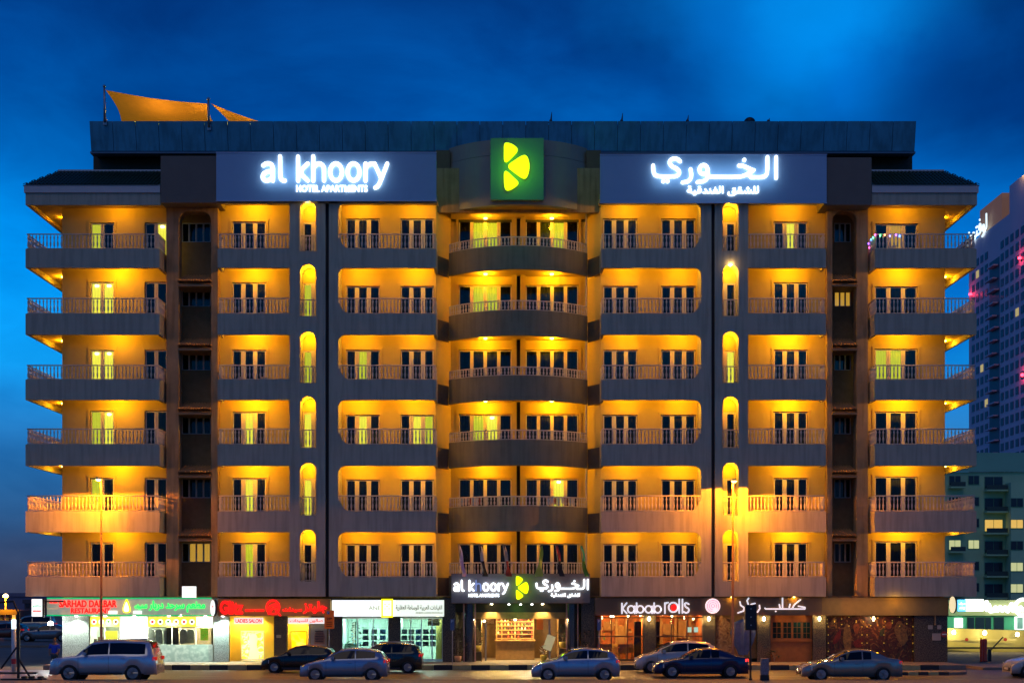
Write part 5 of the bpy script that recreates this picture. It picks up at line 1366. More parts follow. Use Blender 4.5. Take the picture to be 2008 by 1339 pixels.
def car(kind, pxc, d, paint, label, cat='car', rz=0, scale=1.0, rails=False, lights_on=False, tail_on=False, plate_txt=None):
    Pf = PROFS[kind]; L, Wd, st = Pf['L'], Pf['W'], Pf['st']
    T = thing('parked_car' if 'parked' in label else 'car', label, cat, (X(pxc, d), d, RZ), rz=rz)
    T.scale = (scale,)*3
    wr = Pf['wr']; base = .2 if kind != 'suv' else .3
    def prof(x):
        for (a, b, c), (a2, b2, c2) in zip(st, st[1:]):
            if a <= x <= a2: t = (x-a)/(a2-a); return b+(b2-b)*t, c+(c2-c)*t
        return st[-1][1], st[-1][2]
    def half(x):
        e = min(x, L-x); return Wd*(1-.22*max(0, 1-e/.5)**2)
    def side_y(x, t):
        zt, zr = prof(x); g = min(1, (zr-zt)/.4); w = half(x)
        return w*.95+(w*(.95-.17*g)-w*.95)*t, zt+(zr-.05*g-zt)*t
    rows = []; xs = []
    for i in range(len(st)-1):
        k = 3 if st[i+1][0]-st[i][0] > .2 else 1
        for j in range(k): xs.append(st[i][0]+(st[i+1][0]-st[i][0])*j/k)
    xs.append(L)
    for x in xs:
        zt, zr = prof(x); w = half(x); g = min(1, max(0, (zr-zt)/.4)); zb = base
        # wheel arch cut: raise the sill edge near wheels
        zarch = zb
        for wx in Pf['wh']:
            dx = abs(x-wx)
            if dx < wr+.07: zarch = max(zarch, wr+math.sqrt((wr+.07)**2-dx*dx))
        zarch = min(zarch, zt-.12)
        m1 = zarch+(zt-zarch)*.45
        yr, zrr = side_y(x, 1)
        rows.append([(0, zb+.05), (w*.8, zb+.02), (w*.98, zarch), (w*1.0, m1), (w*.995, zt-.10*(zt-zarch)), (w*.95, zt), (yr if g > 0 else w*.86, zrr if g > 0 else zt+.01), (w*.5, zr+.012), (0, zr+.02)])
    mb = MB(); vs = []; n = len(rows[0])
    for x, rw in zip(xs, rows):
        vs += [(x-L/2, -y, z) for y, z in rw] + [(x-L/2, y, z) for y, z in rw[::-1][1:-1]]
    m = 2*n-2
    fs = [(i*m+j, i*m+(j+1) % m, (i+1)*m+(j+1) % m, (i+1)*m+j) for i in range(len(xs)-1) for j in range(m)]
    fs += [tuple(range(m)), tuple(range((len(xs)-1)*m, len(xs)*m))]
    mb.add(vs, fs)
    B = mb.build('body', paint, T, smooth=True, local=True)
    for p in B.data.polygons:
        if len(p.vertices) > 4: p.use_smooth = False
    # side glass
    for s in (-1, 1):
        for a, b in ((Pf['cow']+.32, Pf['bp']-.03), (Pf['bp']+.03, Pf['rt']-.05), (Pf['rt']-.0, Pf['rt']+.0)):
            if b-a < .15: continue
            mb = MB(); vs = []; k = 6
            for i in range(k+1):
                x = a+(b-a)*i/k
                for t in (.07, .9):
                    y, z = side_y(x, t)
                    zt, zr = prof(x)
                    if zr-zt < .12: t2 = .5
                    vs.append((x-L/2, s*(y+.012), z))
            mb.add(vs, [(2*i, 2*i+2, 2*i+3, 2*i+1) for i in range(k)])
            mb.build('window', CGL, T, local=True)
    for nm, a, b in (('windscreen', Pf['cow']+.08, Pf['top']-.06), ('rear_window', Pf['rt']+.08, Pf['bk']-.06)):
        mb = MB(); vs = []; k = 5
        for i in range(k+1):
            x = a+(b-a)*i/k; y, z = side_y(x, 1); _, zr = prof(x)
            vs += [(x-L/2, -y*.93, z+.022), (x-L/2, -half(x)*.5, zr+.028), (x-L/2, 0, zr+.034), (x-L/2, half(x)*.5, zr+.028), (x-L/2, y*.93, z+.022)]
        mb.add(vs, [(5*i+j, 5*i+j+1, 5*i+j+6, 5*i+j+5) for i in range(k) for j in range(4)])
        mb.build(nm, CGL, T, local=True)
    # door lines and trim
    for s in (-1, 1):
        y = half(L/2)
        for xx in (Pf['bp'], Pf['cow']+.12):
            zt, _ = prof(xx); MB().box(xx-L/2-.006, xx-L/2+.006, s*(y-.01), s*(y+.004), .35, zt-.06).build('door_gap', BLACK, T, local=True)
        MB().box(Pf['wh'][0]+wr+.1-L/2, Pf['wh'][1]-wr-.1-L/2, s*(y-.04), s*(y+.012), base, base+.10).build('side_sill', PLASTIC, T, local=True)
        for xx in (Pf['bp']-.25, Pf['bp']+.65):
            zt, _ = prof(xx); MB().box(xx-L/2-.09, xx-L/2+.09, s*(y-.01), s*(y+.03), zt-.17, zt-.14).build('door_handle', paint, T, local=True)
        xm = Pf['cow']+.42; zt, _ = prof(xm)
        MB().bbox(xm-L/2-.07, xm-L/2+.09, s*(y+.0), s*(y+.16), zt+.02, zt+.16, .03).build('mirror', paint, T, local=True)
        # lamps at the corners
        zf = prof(.12)[0]; yy = half(.12)
        MB().vprism([(.03-L/2, s*yy*.62), (.02-L/2, s*yy*.85), (.45-L/2, s*(half(.45)+.012)), (.40-L/2, s*yy*.78)], zf-.14, zf+.02).build('headlight', HEADON if lights_on else HEADL, T, local=True)
        zt, _ = prof(L-.15)
        MB().vprism([(L/2-.01, s*half(L-.05)*.6), (L/2+.012, s*half(L-.05)*.9), (L/2-.16, s*(half(L-.16)+.010)), (L/2-.12, s*half(L-.12)*.7)], .82*zt, zt-.05).build('taillight', TAILON if tail_on else TAILL, T, local=True)
    MB().bbox(-L/2-.02, -L/2+.06, -.45, .45, .30, .46, .02).build('grille', PLASTIC, T, local=True)
    MB().bbox(-L/2-.035, -L/2-.02, -.26, .26, .36, .46, .01).build('number_plate', WHITE, T, local=True)
    MB().bbox(L/2-.02, L/2+.01, -.26, .26, .62, .73, .01).build('number_plate', WHITE, T, local=True)
    if rails:
        for s in (-1, 1):
            z = prof(Pf['top'])[1]+.08
            MB().tube((Pf['top']-L/2+.1, s*half(2)*.72, z), (Pf['rt']-L/2, s*half(2)*.72, z+.05), .022, 6).build('roof_rail', METAL, T, local=True)
    for wx in Pf['wh']:
        for s in (-1, 1):
            y = s*(Wd-.12)
            c = (wx-L/2, y-.1*s if s > 0 else y+.1, wr)
            MB().lathe([(wr+.065, 0), (wr+.065, .05)], (wx-L/2, s*(Wd-.28), wr+.0), 20, 'y').build('wheel_arch', BLACK, T, local=True)
            prof_t = [(wr*.62, 0), (wr*.95, 0), (wr, .03), (wr, .17), (wr*.95, .2), (wr*.62, .2)]
            w_ = MB().lathe(prof_t, (wx-L/2, y-.1, wr), 22, 'y').build('wheel', TYRE, T, smooth=True, local=True)
            rb = MB().lathe([(wr*.2, 0), (wr*.2, .02)], (wx-L/2, y+s*.1-.01, wr), 10, 'y')
            for q in range(5):
                a = q*1.2566
                rb.tube((wx-L/2, y+s*.1, wr), (wx-L/2+wr*.62*math.cos(a), y+s*.095, wr+wr*.62*math.sin(a)), .03, 5)
            rb.lathe([(wr*.58, -.01), (wr*.66, -.01), (wr*.66, .012), (wr*.58, .012)], (wx-L/2, y+s*.1, wr), 22, 'y')
            rb.build('rim', RIM, w_, local=True)
    return T
def paint(name, c, met=.5, r=.22): return mat(name, c, r, metal=met, coat=.6)
D1 = -12.2
car('suv', 211, D1, paint('paint_silver_blue', (.52, .55, .62)), 'silver blue off road car driving left in front of the pale restaurant', rails=True, lights_on=False)
car('hatch', 677, D1, paint('paint_steel', (.30, .35, .46)), 'steel blue small hatchback in front of the white shop sign')
car('hatch', 1128, D1, paint('paint_pale_silver', (.36, .40, .50)), 'pale silver hatchback just right of the hotel entrance')
car('sedan', 1664, D1, paint('paint_beige_grey', (.34, .30, .26)), 'beige grey saloon in front of the dark mural, lit from above')
car('hatch', 588, -5.2, paint('paint_black', (.006, .006, .007), .1), 'black parked hatchback before the yellow salon', scale=.93)
car('mpv', 752, -5.4, paint('paint_dark_teal', (.02, .035, .035), .3), 'dark green people carrier parked before the lit office', scale=.95, rails=True)
car('mpv', 1326, -5.3, paint('paint_white', (.50, .46, .42), .1), 'white people carrier parked under the Kabab rolls sign', rails=False)
car('sedan', 1372, -9.6, paint('paint_navy', (.02, .03, .09), .4), 'dark navy saloon passing the white people carrier', tail_on=True, scale=.97)
car('hatch', 2056, -9.5, paint('paint_white_two', (.45, .42, .38), .1), 'white car cut off by the right edge of the picture')
ch = thing('car', 'small pale car on the far side road left of the building, nearest the corner', 'car', (X(98, 40), 40, RZ)); bpy.data.objects.remove(ch)
car('sedan', 92, 44, paint('paint_grey_far', (.25, .24, .24)), 'grey saloon on the far car park behind the man in blue', rz=R(4))
car('hatch', 8, 48, paint('paint_red_far', (.25, .08, .05)), 'dull red hatchback on the far car park at the left edge', rz=R(-5))
car('suv', 60, 66, paint('paint_cream_far', (.4, .36, .28)), 'cream off road car further back on the far car park', rz=R(8))

# ================================================================== PERSON
def person(px, d, z0, label):
    T = thing('person', label, 'person', (X(px, d), d, z0))
    def skin(name, verts, edges, rad, m, root=0, sub=2):
        me = bpy.data.meshes.new(name); me.from_pydata(verts, edges, []); me.update()
        o = bpy.data.objects.new(name, me); COL.objects.link(o)
        me.skin_vertices.new() if hasattr(me.skin_vertices, 'new') else None
        md = o.modifiers.new('s', 'SKIN')
        for i, r_ in enumerate(rad):
            o.data.skin_vertices[0].data[i].radius = r_
            o.data.skin_vertices[0].data[i].use_root = (i == root)
        sd_ = o.modifiers.new('u', 'SUBSURF'); sd_.levels = sub; sd_.render_levels = sub
        dg = bpy.context.evaluated_depsgraph_get(); m2 = bpy.data.meshes.new_from_object(o.evaluated_get(dg))
        bpy.data.objects.remove(o); m2.materials.clear()
        for p in m2.polygons: p.use_smooth = True
        return link(name, m2, m, T, (0, 0, 0), True)
    S_ = mat('skin_tan', (.28, .15, .09), .6)
    V = [(0,0,.92),(0,.0,1.12),(0,.01,1.36),(0,0,1.47),(0,-.01,1.60),(0,-.01,1.70),
         (.19,0,1.38),(.25,-.04,1.12),(.20,-.16,.92),(.17,-.20,.86), (-.19,0,1.38),(-.25,-.03,1.12),(-.23,-.12,.90),(-.22,-.15,.83),
         (.09,0,.86),(.11,-.03,.48),(.13,.08,.09),(.14,-.06,.04), (-.09,0,.86),(-.10,.03,.48),(-.09,.12,.09),(-.10,-.02,.04)]
    Ed = [(0,1),(1,2),(2,3),(3,4),(4,5),(2,6),(6,7),(7,8),(8,9),(2,10),(10,11),(11,12),(12,13),(0,14),(14,15),(15,16),(16,17),(0,18),(18,19),(19,20),(20,21)]
    Rd = [(.14,.11),(.13,.10),(.15,.10),(.055,.055),(.085,.095),(.06,.07),(.06,.06),(.045,.045),(.035,.035),(.04,.02),(.06,.06),(.045,.045),(.035,.035),(.04,.02),
          (.09,.09),(.06,.06),(.045,.045),(.04,.03),(.09,.09),(.06,.06),(.045,.045),(.04,.03)]
    skin('body', V, Ed, Rd, S_)
    SV = [(0,0,.86),(0,0,1.12),(0,.01,1.38),(.20,0,1.37),(.26,-.04,1.16),(-.20,0,1.37),(-.26,-.03,1.16)]
    skin('shirt', SV, [(0,1),(1,2),(2,3),(3,4),(2,5),(5,6)], [(.185,.14),(.16,.125),(.17,.12),(.085,.085),(.07,.07),(.085,.085),(.07,.07)], mat('shirt_blue', (.01, .07, .55), .7))
    TV = [(0,0,.90),(.09,0,.84),(.11,-.03,.48),(.13,.08,.12),(-.09,0,.84),(-.10,.03,.48),(-.09,.12,.12)]
    skin('trousers', TV, [(0,1),(1,2),(2,3),(0,4),(4,5),(5,6)], [(.155,.12),(.105,.105),(.08,.08),(.065,.065),(.105,.105),(.08,.08),(.065,.065)], mat('trousers_dark_teal', (.02, .06, .08), .8))
    hb = MB(); hb.lathe([(.088*math.cos(R(a)), 1.635+.10*math.sin(R(a))) for a in range(-5, 90, 12)]+[(.004, 1.737)], (0, .015, 0), 14)
    hb.build('hair', mat('hair_black', (.01, .008, .007), .7), T, local=True, smooth=True)
    for s in (-1, 1): MB().lathe([(.005, -.02), (.02, 0), (.005, .02)], (s*.088, 0, 1.62), 8).build('ear', S_, T, local=True, smooth=True)
    for c in ((.135, -.0, .0), (-.095, .04, .0)):
        MB().bbox(c[0]-.045, c[0]+.045, c[1]-.12, c[1]+.1, 0, .09, .02).build('shoe', PLASTIC, T, local=True)
    return T
person(107, -5.0, RZ+.01, 'man in bright blue shirt standing by the left corner of the building')

# ================================================================== STREET FURNITURE
T = thing('traffic_light', 'black traffic light seen from behind in front of the Arabic kabab sign', 'traffic light', (X(1472, -14.3), -14.3, RZ+.12))
xx = X(1472, -14.3)
MB().bbox(X(1461, -14.3), X(1483, -14.3), -14.4, -14.15, Z(1235, -14.3), Z(1185, -14.3), .03).build('signal_box', BLACK, T)
MB().lathe([(.08, 0), (.08, .06), (.045, .1), (.045, Z(1234, -14.3)-RZ-.12)], (xx, -14.25, RZ+.12), 10).build('signal_post', BLACK, T)
for i in range(3):
    zc = Z(1193+i*16, -14.3)
    MB().lathe([(.15, 0), (.16, .22)], (xx, -14.15, zc), 12, 'y').build('visor', BLACK, T)
    MB().bbox(xx-.03, xx+.03, -14.42, -14.4, zc-.03, zc+.03).build('latch', METAL, T)
T = thing('bollard', 'short square keep-side bollard with a dark patterned plate beside the traffic light post', 'bollard', (X(1499, -14.4), -14.4, RZ+.12))
MB().bbox(X(1491.5, -14.4), X(1507, -14.4), -14.5, -14.3, Z(1322, -14.4), Z(1290, -14.4), .02).build('bollard_face', mat('bollard_grey', (.22, .20, .24), .6, var=.5, vscale=12), T)
MB().bbox(X(1491, -14.4), X(1507.5, -14.4), -14.52, -14.28, RZ+.12, Z(1322, -14.4)-.003, .02).build('bollard_foot', BLACK, T)
T = thing('sign_frame', 'dark steel braced frame standing at the lower left corner', 'frame', (X(35, -14), -14, RZ))
a = -14.0
MB().box(X(33, a), X(38, a), a, a+.1, RZ, Z(1200, a)).build('upright', BLACK, T)
for p, q in (((36, 1290), (62, 1332)), ((33, 1268), (2, 1310)), ((37, 1205), (26, 1178)), ((26, 1178), (-4, 1181))):
    MB().tube(P(p[0], p[1], a+.05), P(q[0], q[1], a+.05), .045, 8).build('brace', BLACK, T)
MB().box(X(-8, a), X(72, a), a-.06, a+.14, Z(1320.5, a), Z(1317, a)).build('cross_bar', BLACK, T)
MB().bbox(X(5, a), X(87, a), a-.3, a+.4, RZ, Z(1329, a), .03).build('foot_beam', BLACK, T)
for px in (44, 58, 76): MB().bbox(X(px, a), X(px+8, a), a-.2, a+.2, Z(1329, a), Z(1325, a), .03).build('sand_bag', mat('sack_dark', (.03, .03, .03), .9), T)
T = thing('marker_post', 'white tube post with glowing top and red band at the left', 'post', (X(27, -7), -7, RZ))
z1 = Z(1213, -7)
MB().lathe([(.11, 0), (.11, z1-RZ-.5)], (X(27, -7), -7, RZ), 14).build('post_body', mat('post_white', (.55, .6, .6), .5), T, smooth=True)
MB().lathe([(.11, 0), (.12, .46), (.05, .5)], (X(27, -7), -7, z1-.5), 14).build('lit_top', mat('post_glow', (1, 1, 1), .5, emit=(.75, .95, .95), es=1.2), T, smooth=True)
MB().lathe([(.115, 0), (.115, .26)], (X(27, -7), -7, Z(1301, -7)), 14).build('red_band', mat('band_red', (.5, .03, .04), .5), T)

# balcony chairs -------------------------------------------------------
CHM = mat('plastic_white', (.6, .58, .52), .5)
def chair(px, d, z, rz, label):
    T = thing('balcony_chair', label, 'chair', (X(px, d), d, z), 'white chairs on the balconies', rz)
    MB().bbox(-.24, .24, -.22, .22, .42, .45, .02).build('seat', CHM, T, local=True)
    bk = MB()
    for i in range(5): bk.box(-.2+i*.09, -.15+i*.09, .2, .23, .45, .84)
    bk.bbox(-.24, .24, .19, .24, .84, .92, .02).build('backrest', CHM, T, local=True)
    for s in (-1, 1):
        MB().box(s*.22, s*.27, -.22, .2, .62, .65).build('armrest', CHM, T, local=True)
        for v in (-.2, .18): MB().tube((s*.21, v, .43), (s*.24, v*1.15, 0), .022, 6).build('leg', CHM, T, local=True)
    return T
for r, rn in ((5, 'second from top'), (4, 'third from top')):
    fl = zs(r)[3]
    chair(478, .75, fl+.0, 2.3, 'white chair turned left on the %s balcony left of the first arches' % rn)
    chair(512, .8, fl+.0, -2.2, 'white chair turned right on the %s balcony left of the first arches' % rn)
    T = thing('balcony_table', 'small white round table between two chairs on the %s left balcony' % rn, 'table', (X(495, .7), .7, fl))
    MB().lathe([(.3, .68), (.31, .7), (.3, .72)], (0, 0, 0), 16).build('table_top', CHM, T, local=True)
    MB().tube((0, 0, .68), (0, 0, .05), .03, 8).lathe([(.2, 0), (.18, .04)], (0, 0, 0), 12).build('table_leg', CHM, T, local=True)
# fairy lights and chairs on the top right balcony
fl = zs(6)[3]
T = thing('fairy_lights', 'string of coloured lights along the top right balcony rail', 'fairy lights', (X(1740, -.05), -.02, Z(460)))
cs = [(.3, .1, 1), (.1, .3, 1), (1, .1, .5), (.1, 1, .3), (1, .3, .1), (.2, .2, 1)]
pp = [P(1703, 478, 1.2), P(1708, 470, .7), P(1716, 461, -.02), P(1726, 462, -.02), P(1735, 461, -.02), P(1745, 463, -.02), P(1757, 461, -.02), P(1764, 463, -.02), P(1705, 486, 1.4), P(1712, 466, .3)]
for i, p in enumerate(pp):
    MB().lathe([(.01, -.06), (.05, 0), (.01, .06)], p, 8).build('bulb', mat('bulb_%d' % (i % 6), cs[i % 6], .4, emit=cs[i % 6], es=6), T)
MB().tube(pp[2], pp[7], .008, 4).build('cable', BLACK, T)
T2 = chair(1752, .8, fl, 2.6, 'dark shaded chair behind the fairy lights on the top right balcony')
plant(1893, .9, fl, 1.1, .25, 'small plant in a pot at the right end of the top right balcony', nl=40)
def shrub_items(px, r, label, m):
    T = thing('hanging_clothes', label, 'laundry', (X(px, .5), .5, zs(r)[1]))
    for i in range(6):
        x = X(px+i*6.5, .4); h = random.uniform(.25, .45)
        MB().vprism([(x, .4), (x+.17, .42), (x+.17, .44), (x, .42)], Z(FT[r])+.95-h, Z(FT[r])+.95).build('garment', m[i % len(m)], T)
    MB().tube((X(px-3, .4), .43, Z(FT[r])+.96), (X(px+42, .4), .43, Z(FT[r])+.96), .01, 5).build('line', METAL, T)
cl = [mat('cloth_paleblue', (.3, .45, .6), .8), mat('cloth_white', (.6, .62, .65), .8), mat('cloth_red', (.35, .08, .05), .8)]
def garments(px0, n, lab):
    T = thing('drying_laundry', lab, 'laundry', (X(px0, 2.2), 2.2, Z(985, 2.2)))
    for i in range(n):
        x = X(px0+i*7, 2.0); h = random.uniform(.25, .5); zt_ = Z(976, 2.0)
        MB().add([(x, 2.0, zt_), (x+.17, 2.03, zt_+.02), (x+.15, 2.06, zt_-h), (x+.01, 1.98, zt_-h)], [(0, 1, 2, 3)]).build('garment', cl[i % 3], T)
    MB().tube((X(px0-4, 2), 2.02, Z(976, 2)), (X(px0+n*7, 2), 2.02, Z(976, 2)), .012, 5).build('drying_line', METAL, T)
garments(904, 6, 'pale laundry behind the rail of the second floor curved balcony, left half')
garments(1072, 8, 'pale blue laundry behind the rail of the second floor curved balcony, right half')
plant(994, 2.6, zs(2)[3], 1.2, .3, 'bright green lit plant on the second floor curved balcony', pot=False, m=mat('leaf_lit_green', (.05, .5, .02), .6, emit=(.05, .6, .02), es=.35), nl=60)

# ================================================================== RIGHT SIDE
# green apartment building
GB = 90.0
G = thing('apartment_building', 'green grey apartment block with balconies at the right edge', 'building', (X(1950, GB), GB, RZ))
GW = mat('green_wall', (.36, .56, .34), .8, var=.15, vscale=.3)
GD2 = mat('green_dark', (.14, .36, .24), .7, var=.1, vscale=.3)
gx0, gx1 = X(1800, GB), X(2100, GB)
MB().box(gx0, gx1, GB, GB+20, RZ, Z(925, GB)).build('wall', GW, G)
MB().add([(gx0, GB-.3, Z(925, GB)), (gx1, GB-.3, Z(925, GB)), (gx1, GB+2, Z(884, GB)), (gx0, GB+2, Z(884, GB)), (gx0, GB+20, Z(884, GB)), (gx1, GB+20, Z(884, GB))], [(0, 1, 2, 3), (3, 2, 5, 4)]).build('roof', GD2, G)
MB().box(X(1971, GB), X(2100, GB), GB-2, GB, RZ, Z(948, GB)).build('front_bay', mat('green_wall_light', (.38, .60, .38), .8, var=.1, vscale=.4), G)
WDK = mat('far_window_dark', (.02, .035, .05), .15)
LF1 = mat('far_window_lit', (.8, .6, .2), .5, emit=(1, .58, .10), es=.6, var=.5, vscale=2)
LF2 = mat('far_window_pale', (.8, .8, .4), .5, emit=(.75, .75, .32), es=.55, var=.4, vscale=2)
BRM = mat('far_balcony_dark', (.03, .06, .055), .6)
def far_window(x0, x1, y0, y1, m, d=GB, fm=GD2, balc=False):
    f_ = MB().box(X(x0, d), X(x1, d), d-.08, d-.0, Z(y1, d), Z(y0, d)).build('window', fm, G)
    mid = (x0+x1)/2
    for a, b in ((x0+1, mid-.6), (mid+.6, x1-1)):
        MB().box(X(a, d), X(b, d), d-.12, d-.085, Z(y1-1, d), Z(y0+1, d)).build('pane', m, f_)
    if balc:
        MB().box(X(x0-2, d), X(x1+4, d), d-1.3, d-.1, Z(y1+6, d), Z(y1+3, d)).build('balcony_slab', GW, f_)
        MB().box(X(x0-2, d), X(x1+3, d), d-1.3, d-1.24, Z(y1+2.8, d), Z(y1-6, d)).build('balcony_rail', BRM, f_)
for i, y in enumerate((932, 974, 1016, 1058, 1100, 1142)):
    far_window(1860, 1884, y, y+20, LF2 if i == 3 else WDK, balc=True, fm=GW if i != 3 else GD2)
    far_window(1898, 1920, y, y+18, LF2 if i == 3 else WDK)
    far_window(1930, 1966, y+2, y+26, LF1 if i == 2 else WDK, balc=True)
    if i: far_window(1981, 2006, y+2, y+20, [WDK, WDK, LF1, WDK, LF2, LF2][i], d=GB-2)
# low green shop front with signs
GS = 60.0
T = thing('shop_building', 'low brightly lit green shop front beyond the ramp at the right', 'shop', (X(1940, GS), GS, RZ))
MB().box(X(1700, GS), X(2080, GS), GS, GS+12, RZ, Z(1206, GS)).build('wall', mat('bright_green_wall', (.10, .50, .24), .6, var=.1, vscale=.4), T)
MB().bbox(X(1840, GS), X(2080, GS), GS-.6, GS+3, Z(1206, GS), Z(1176, GS), .05).build('sign_band', mat('olive_band', (.38, .38, .16), .7, var=.15, vscale=.4), T)
for a, b in ((1896, 1910), (1912, 1930), (1931, 1943), (1948, 1968)):
    f_ = MB().box(X(a, GS), X(b, GS), GS-.1, GS, Z(1236, GS), Z(1209, GS)).build('window', mat('dark_green_frame', (.01, .06, .03), .4), T)
    MB().box(X(a+1, GS), X(b-1, GS), GS-.14, GS-.105, Z(1235, GS), Z(1210, GS)).build('pane', WDK, f_)
MB().bbox(X(1871, GS), X(1887, GS), GS-.2, GS, Z(1230, GS), Z(1211, GS), .04).build('lit_panel', LBW, T)
MB().bbox(X(1989, GS), X(2012, GS), GS-.2, GS, Z(1234, GS), Z(1208, GS), .04).build('lit_panel', LBW, T)
MB().box(X(1993, GS), X(2004, GS), GS-.26, GS-.205, Z(1232, GS), Z(1210, GS)).build('door_pane', mat('pane_green', (.3, .5, .4), .5), T)
light('AREA', (X(1930, GS), GS-4, Z(1190, GS)), 260, (.7, 1, .8), 18, T, (R(70), 0, 0), sy=1)
T = thing('shop_sign', 'white lightbox with a sky blue left end at the right of the picture', 'sign', (X(1899, GS-1), GS-1, Z(1198, GS-1)))
s1 = GS-1.0
MB().bbox(X(1879, s1), X(1894, s1), s1, s1+.3, Z(1198, s1), Z(1175, s1), .03).build('blue_face', mat('blue_lit', (.2, .6, 1), .5, emit=(.10, .52, .95), es=1.0), T)
MB().bbox(X(1894, s1), X(1929, s1), s1, s1+.3, Z(1198, s1), Z(1174, s1), .03).build('white_face', LBW, T)
text(arabic('صراف'), 1880, 1893, 1180, 1186, s1-.06, LBW, T, off=.03); text('ATM', 1881, 1892, 1189, 1194, s1-.06, LBW, T, off=.03)
T = thing('shop_sign', 'white glowing handwritten style sign at the right edge', 'sign', (X(1968, s1), s1, Z(1198, s1)))
kq = lambda L: [(X(1850+a/7.481, s1), Z(1160+b/7.481, s1)) for a, b in L]
stroke_mb([kq(q_) for q_ in ([(630, 150), (635, 260)], [(660, 190), (690, 280), (740, 270), (760, 230), (790, 270), (830, 225), (860, 270), (900, 230), (930, 270)], [(1000, 180), (940, 280)], [(960, 230), (1020, 270), (1050, 220), (1090, 265), (1130, 230), (1160, 265)])], .42, s1-.1, s1).build('lettering', LBW, T)
T = thing('shop_sign', 'round white glowing symbol at the very right edge', 'sign', (X(2006, s1), s1, Z(1195, s1)))
stroke_mb([[(X(2006, s1)+.75*math.cos(R(a)), Z(1190, s1)+.75*math.sin(R(a))) for a in range(40, 330, 18)]], .35, s1-.1, s1).build('ring', LBW, T)
# ramp with yellow lit wall
RW_ = 22.0
T = thing('ramp_wall', 'long olive yellow wall with three bright wall lamps behind the ramp', 'wall', (X(1935, RW_), RW_, RZ))
MB().add([(X(1856, 21), 21, RZ), (X(2090, RW_), RW_, RZ), (X(2090, RW_), RW_, Z(1238, RW_)), (X(1856, 21), 21, Z(1231, 21)),
          (X(1856, 21), 21.4, RZ), (X(2090, RW_), RW_+.4, RZ), (X(2090, RW_), RW_+.4, Z(1238, RW_)), (X(1856, 21), 21.4, Z(1231, 21))],
         [(0, 1, 2, 3), (3, 2, 6, 7), (5, 4, 7, 6)]).build('wall_face', mat('olive_yellow_wall', (.42, .36, .12), .7, var=.12, vscale=.5), T)
MB().bbox(X(1856, 21), X(2090, 21), 20.7, 20.9, Z(1268, 20.7)-.12, Z(1268, 20.7), .02).build('dark_skirting', BLACK, T)
rl = MB().box(X(1865, 20), X(2002, 20), 20.9, 20.95, Z(1254, 20.9)-.03, Z(1254, 20.9)+.03).build('hand_rail', mat('rail_gold', (.5, .42, .2), .4), T)
for px in (1872, 1933, 1997):
    MB().lathe([(.05, .14), (.12, .05), (.12, -.08), (.05, -.14)], (X(px, 20.5), 20.7, Z(1239 if px < 1900 else 1240 if px < 1950 else 1243, 20.7)), 12).build('wall_lamp', mat('yard_lamp_glow', (1, .95, .8), .5, emit=(1, .92, .6), es=30), T)
    light('POINT', (X(px, 20.5), 20.0, Z(1240, 20.4)), 70, (1, .8, .28), .12, T)
for px in (1897, 1973):
    MB().lathe([(.12, 0), (.12, .03)], (X(px, 20.6), 20.75, Z(1253, 20.7)), 14, 'y').build('round_reflector', mat('reflector_red', (.3, .03, .02), .4), T)
for i, px in enumerate((1924.5, 1931.5, 1937)):
    T = thing('warning_post', ['red post with a yellow cap, leftmost of three at the ramp', 'red post in the middle of three at the ramp', 'red post, rightmost of three at the ramp'][i], 'post', (X(px, 6), 6+.2*i, 0 if px < 1862 else RZ), 'red posts at the ramp')
    zb = RZ; zt_ = Z(1252, 6); c = (X(px, 6), 6+.2*i, zb)
    MB().lathe([(.10, 0), (.085, .06), (.085, zt_-zb-.06), (.05, zt_-zb)], c, 12).build('post_shaft', mat('post_red', (.60, .05, .01), .5, var=.2, vscale=6), T, smooth=True)
    MB().lathe([(.13, 0), (.13, .04)], c, 12).build('post_foot', BLACK, T)
    if i == 0: MB().lathe([(.05, 0), (.07, .04), (.02, .1)], (c[0], c[1], zt_), 10).build('post_cap', mat('cap_yellow', (.8, .6, .02), .4, emit=(.8, .6, .0), es=.5), T)
T = thing('barrier_arm', 'dark barrier arm raised at an angle right of the red posts', 'barrier', (X(1940, 7), 7, RZ))
MB().tube(P(1941, 1276, 7), P(1967, 1248, 7), .04, 6).build('arm', BLACK, T)
MB().bbox(X(1938, 7), X(1943, 7), 6.9, 7.15, RZ, Z(1272, 7), .02).build('housing', BLACK, T)
struct(MB().box(X(1870, 2), X(2090, 2), -3.1, 1.5, RZ-.2, RZ+.13).build('pavement', PAVE))

# tower -----------------------------------------------------------------
TX = 126.0
T = thing('tower_building', 'tall slate blue tower with rows of small windows behind the right end', 'tower', (TX, 282, RZ))
TW = mat('tower_wall', (.66, .56, .66), .7, var=.08, vscale=.05)
TH = 100.0
MB().box(TX, TX+40, 276, 325, RZ, TH).build('wall', TW, T)
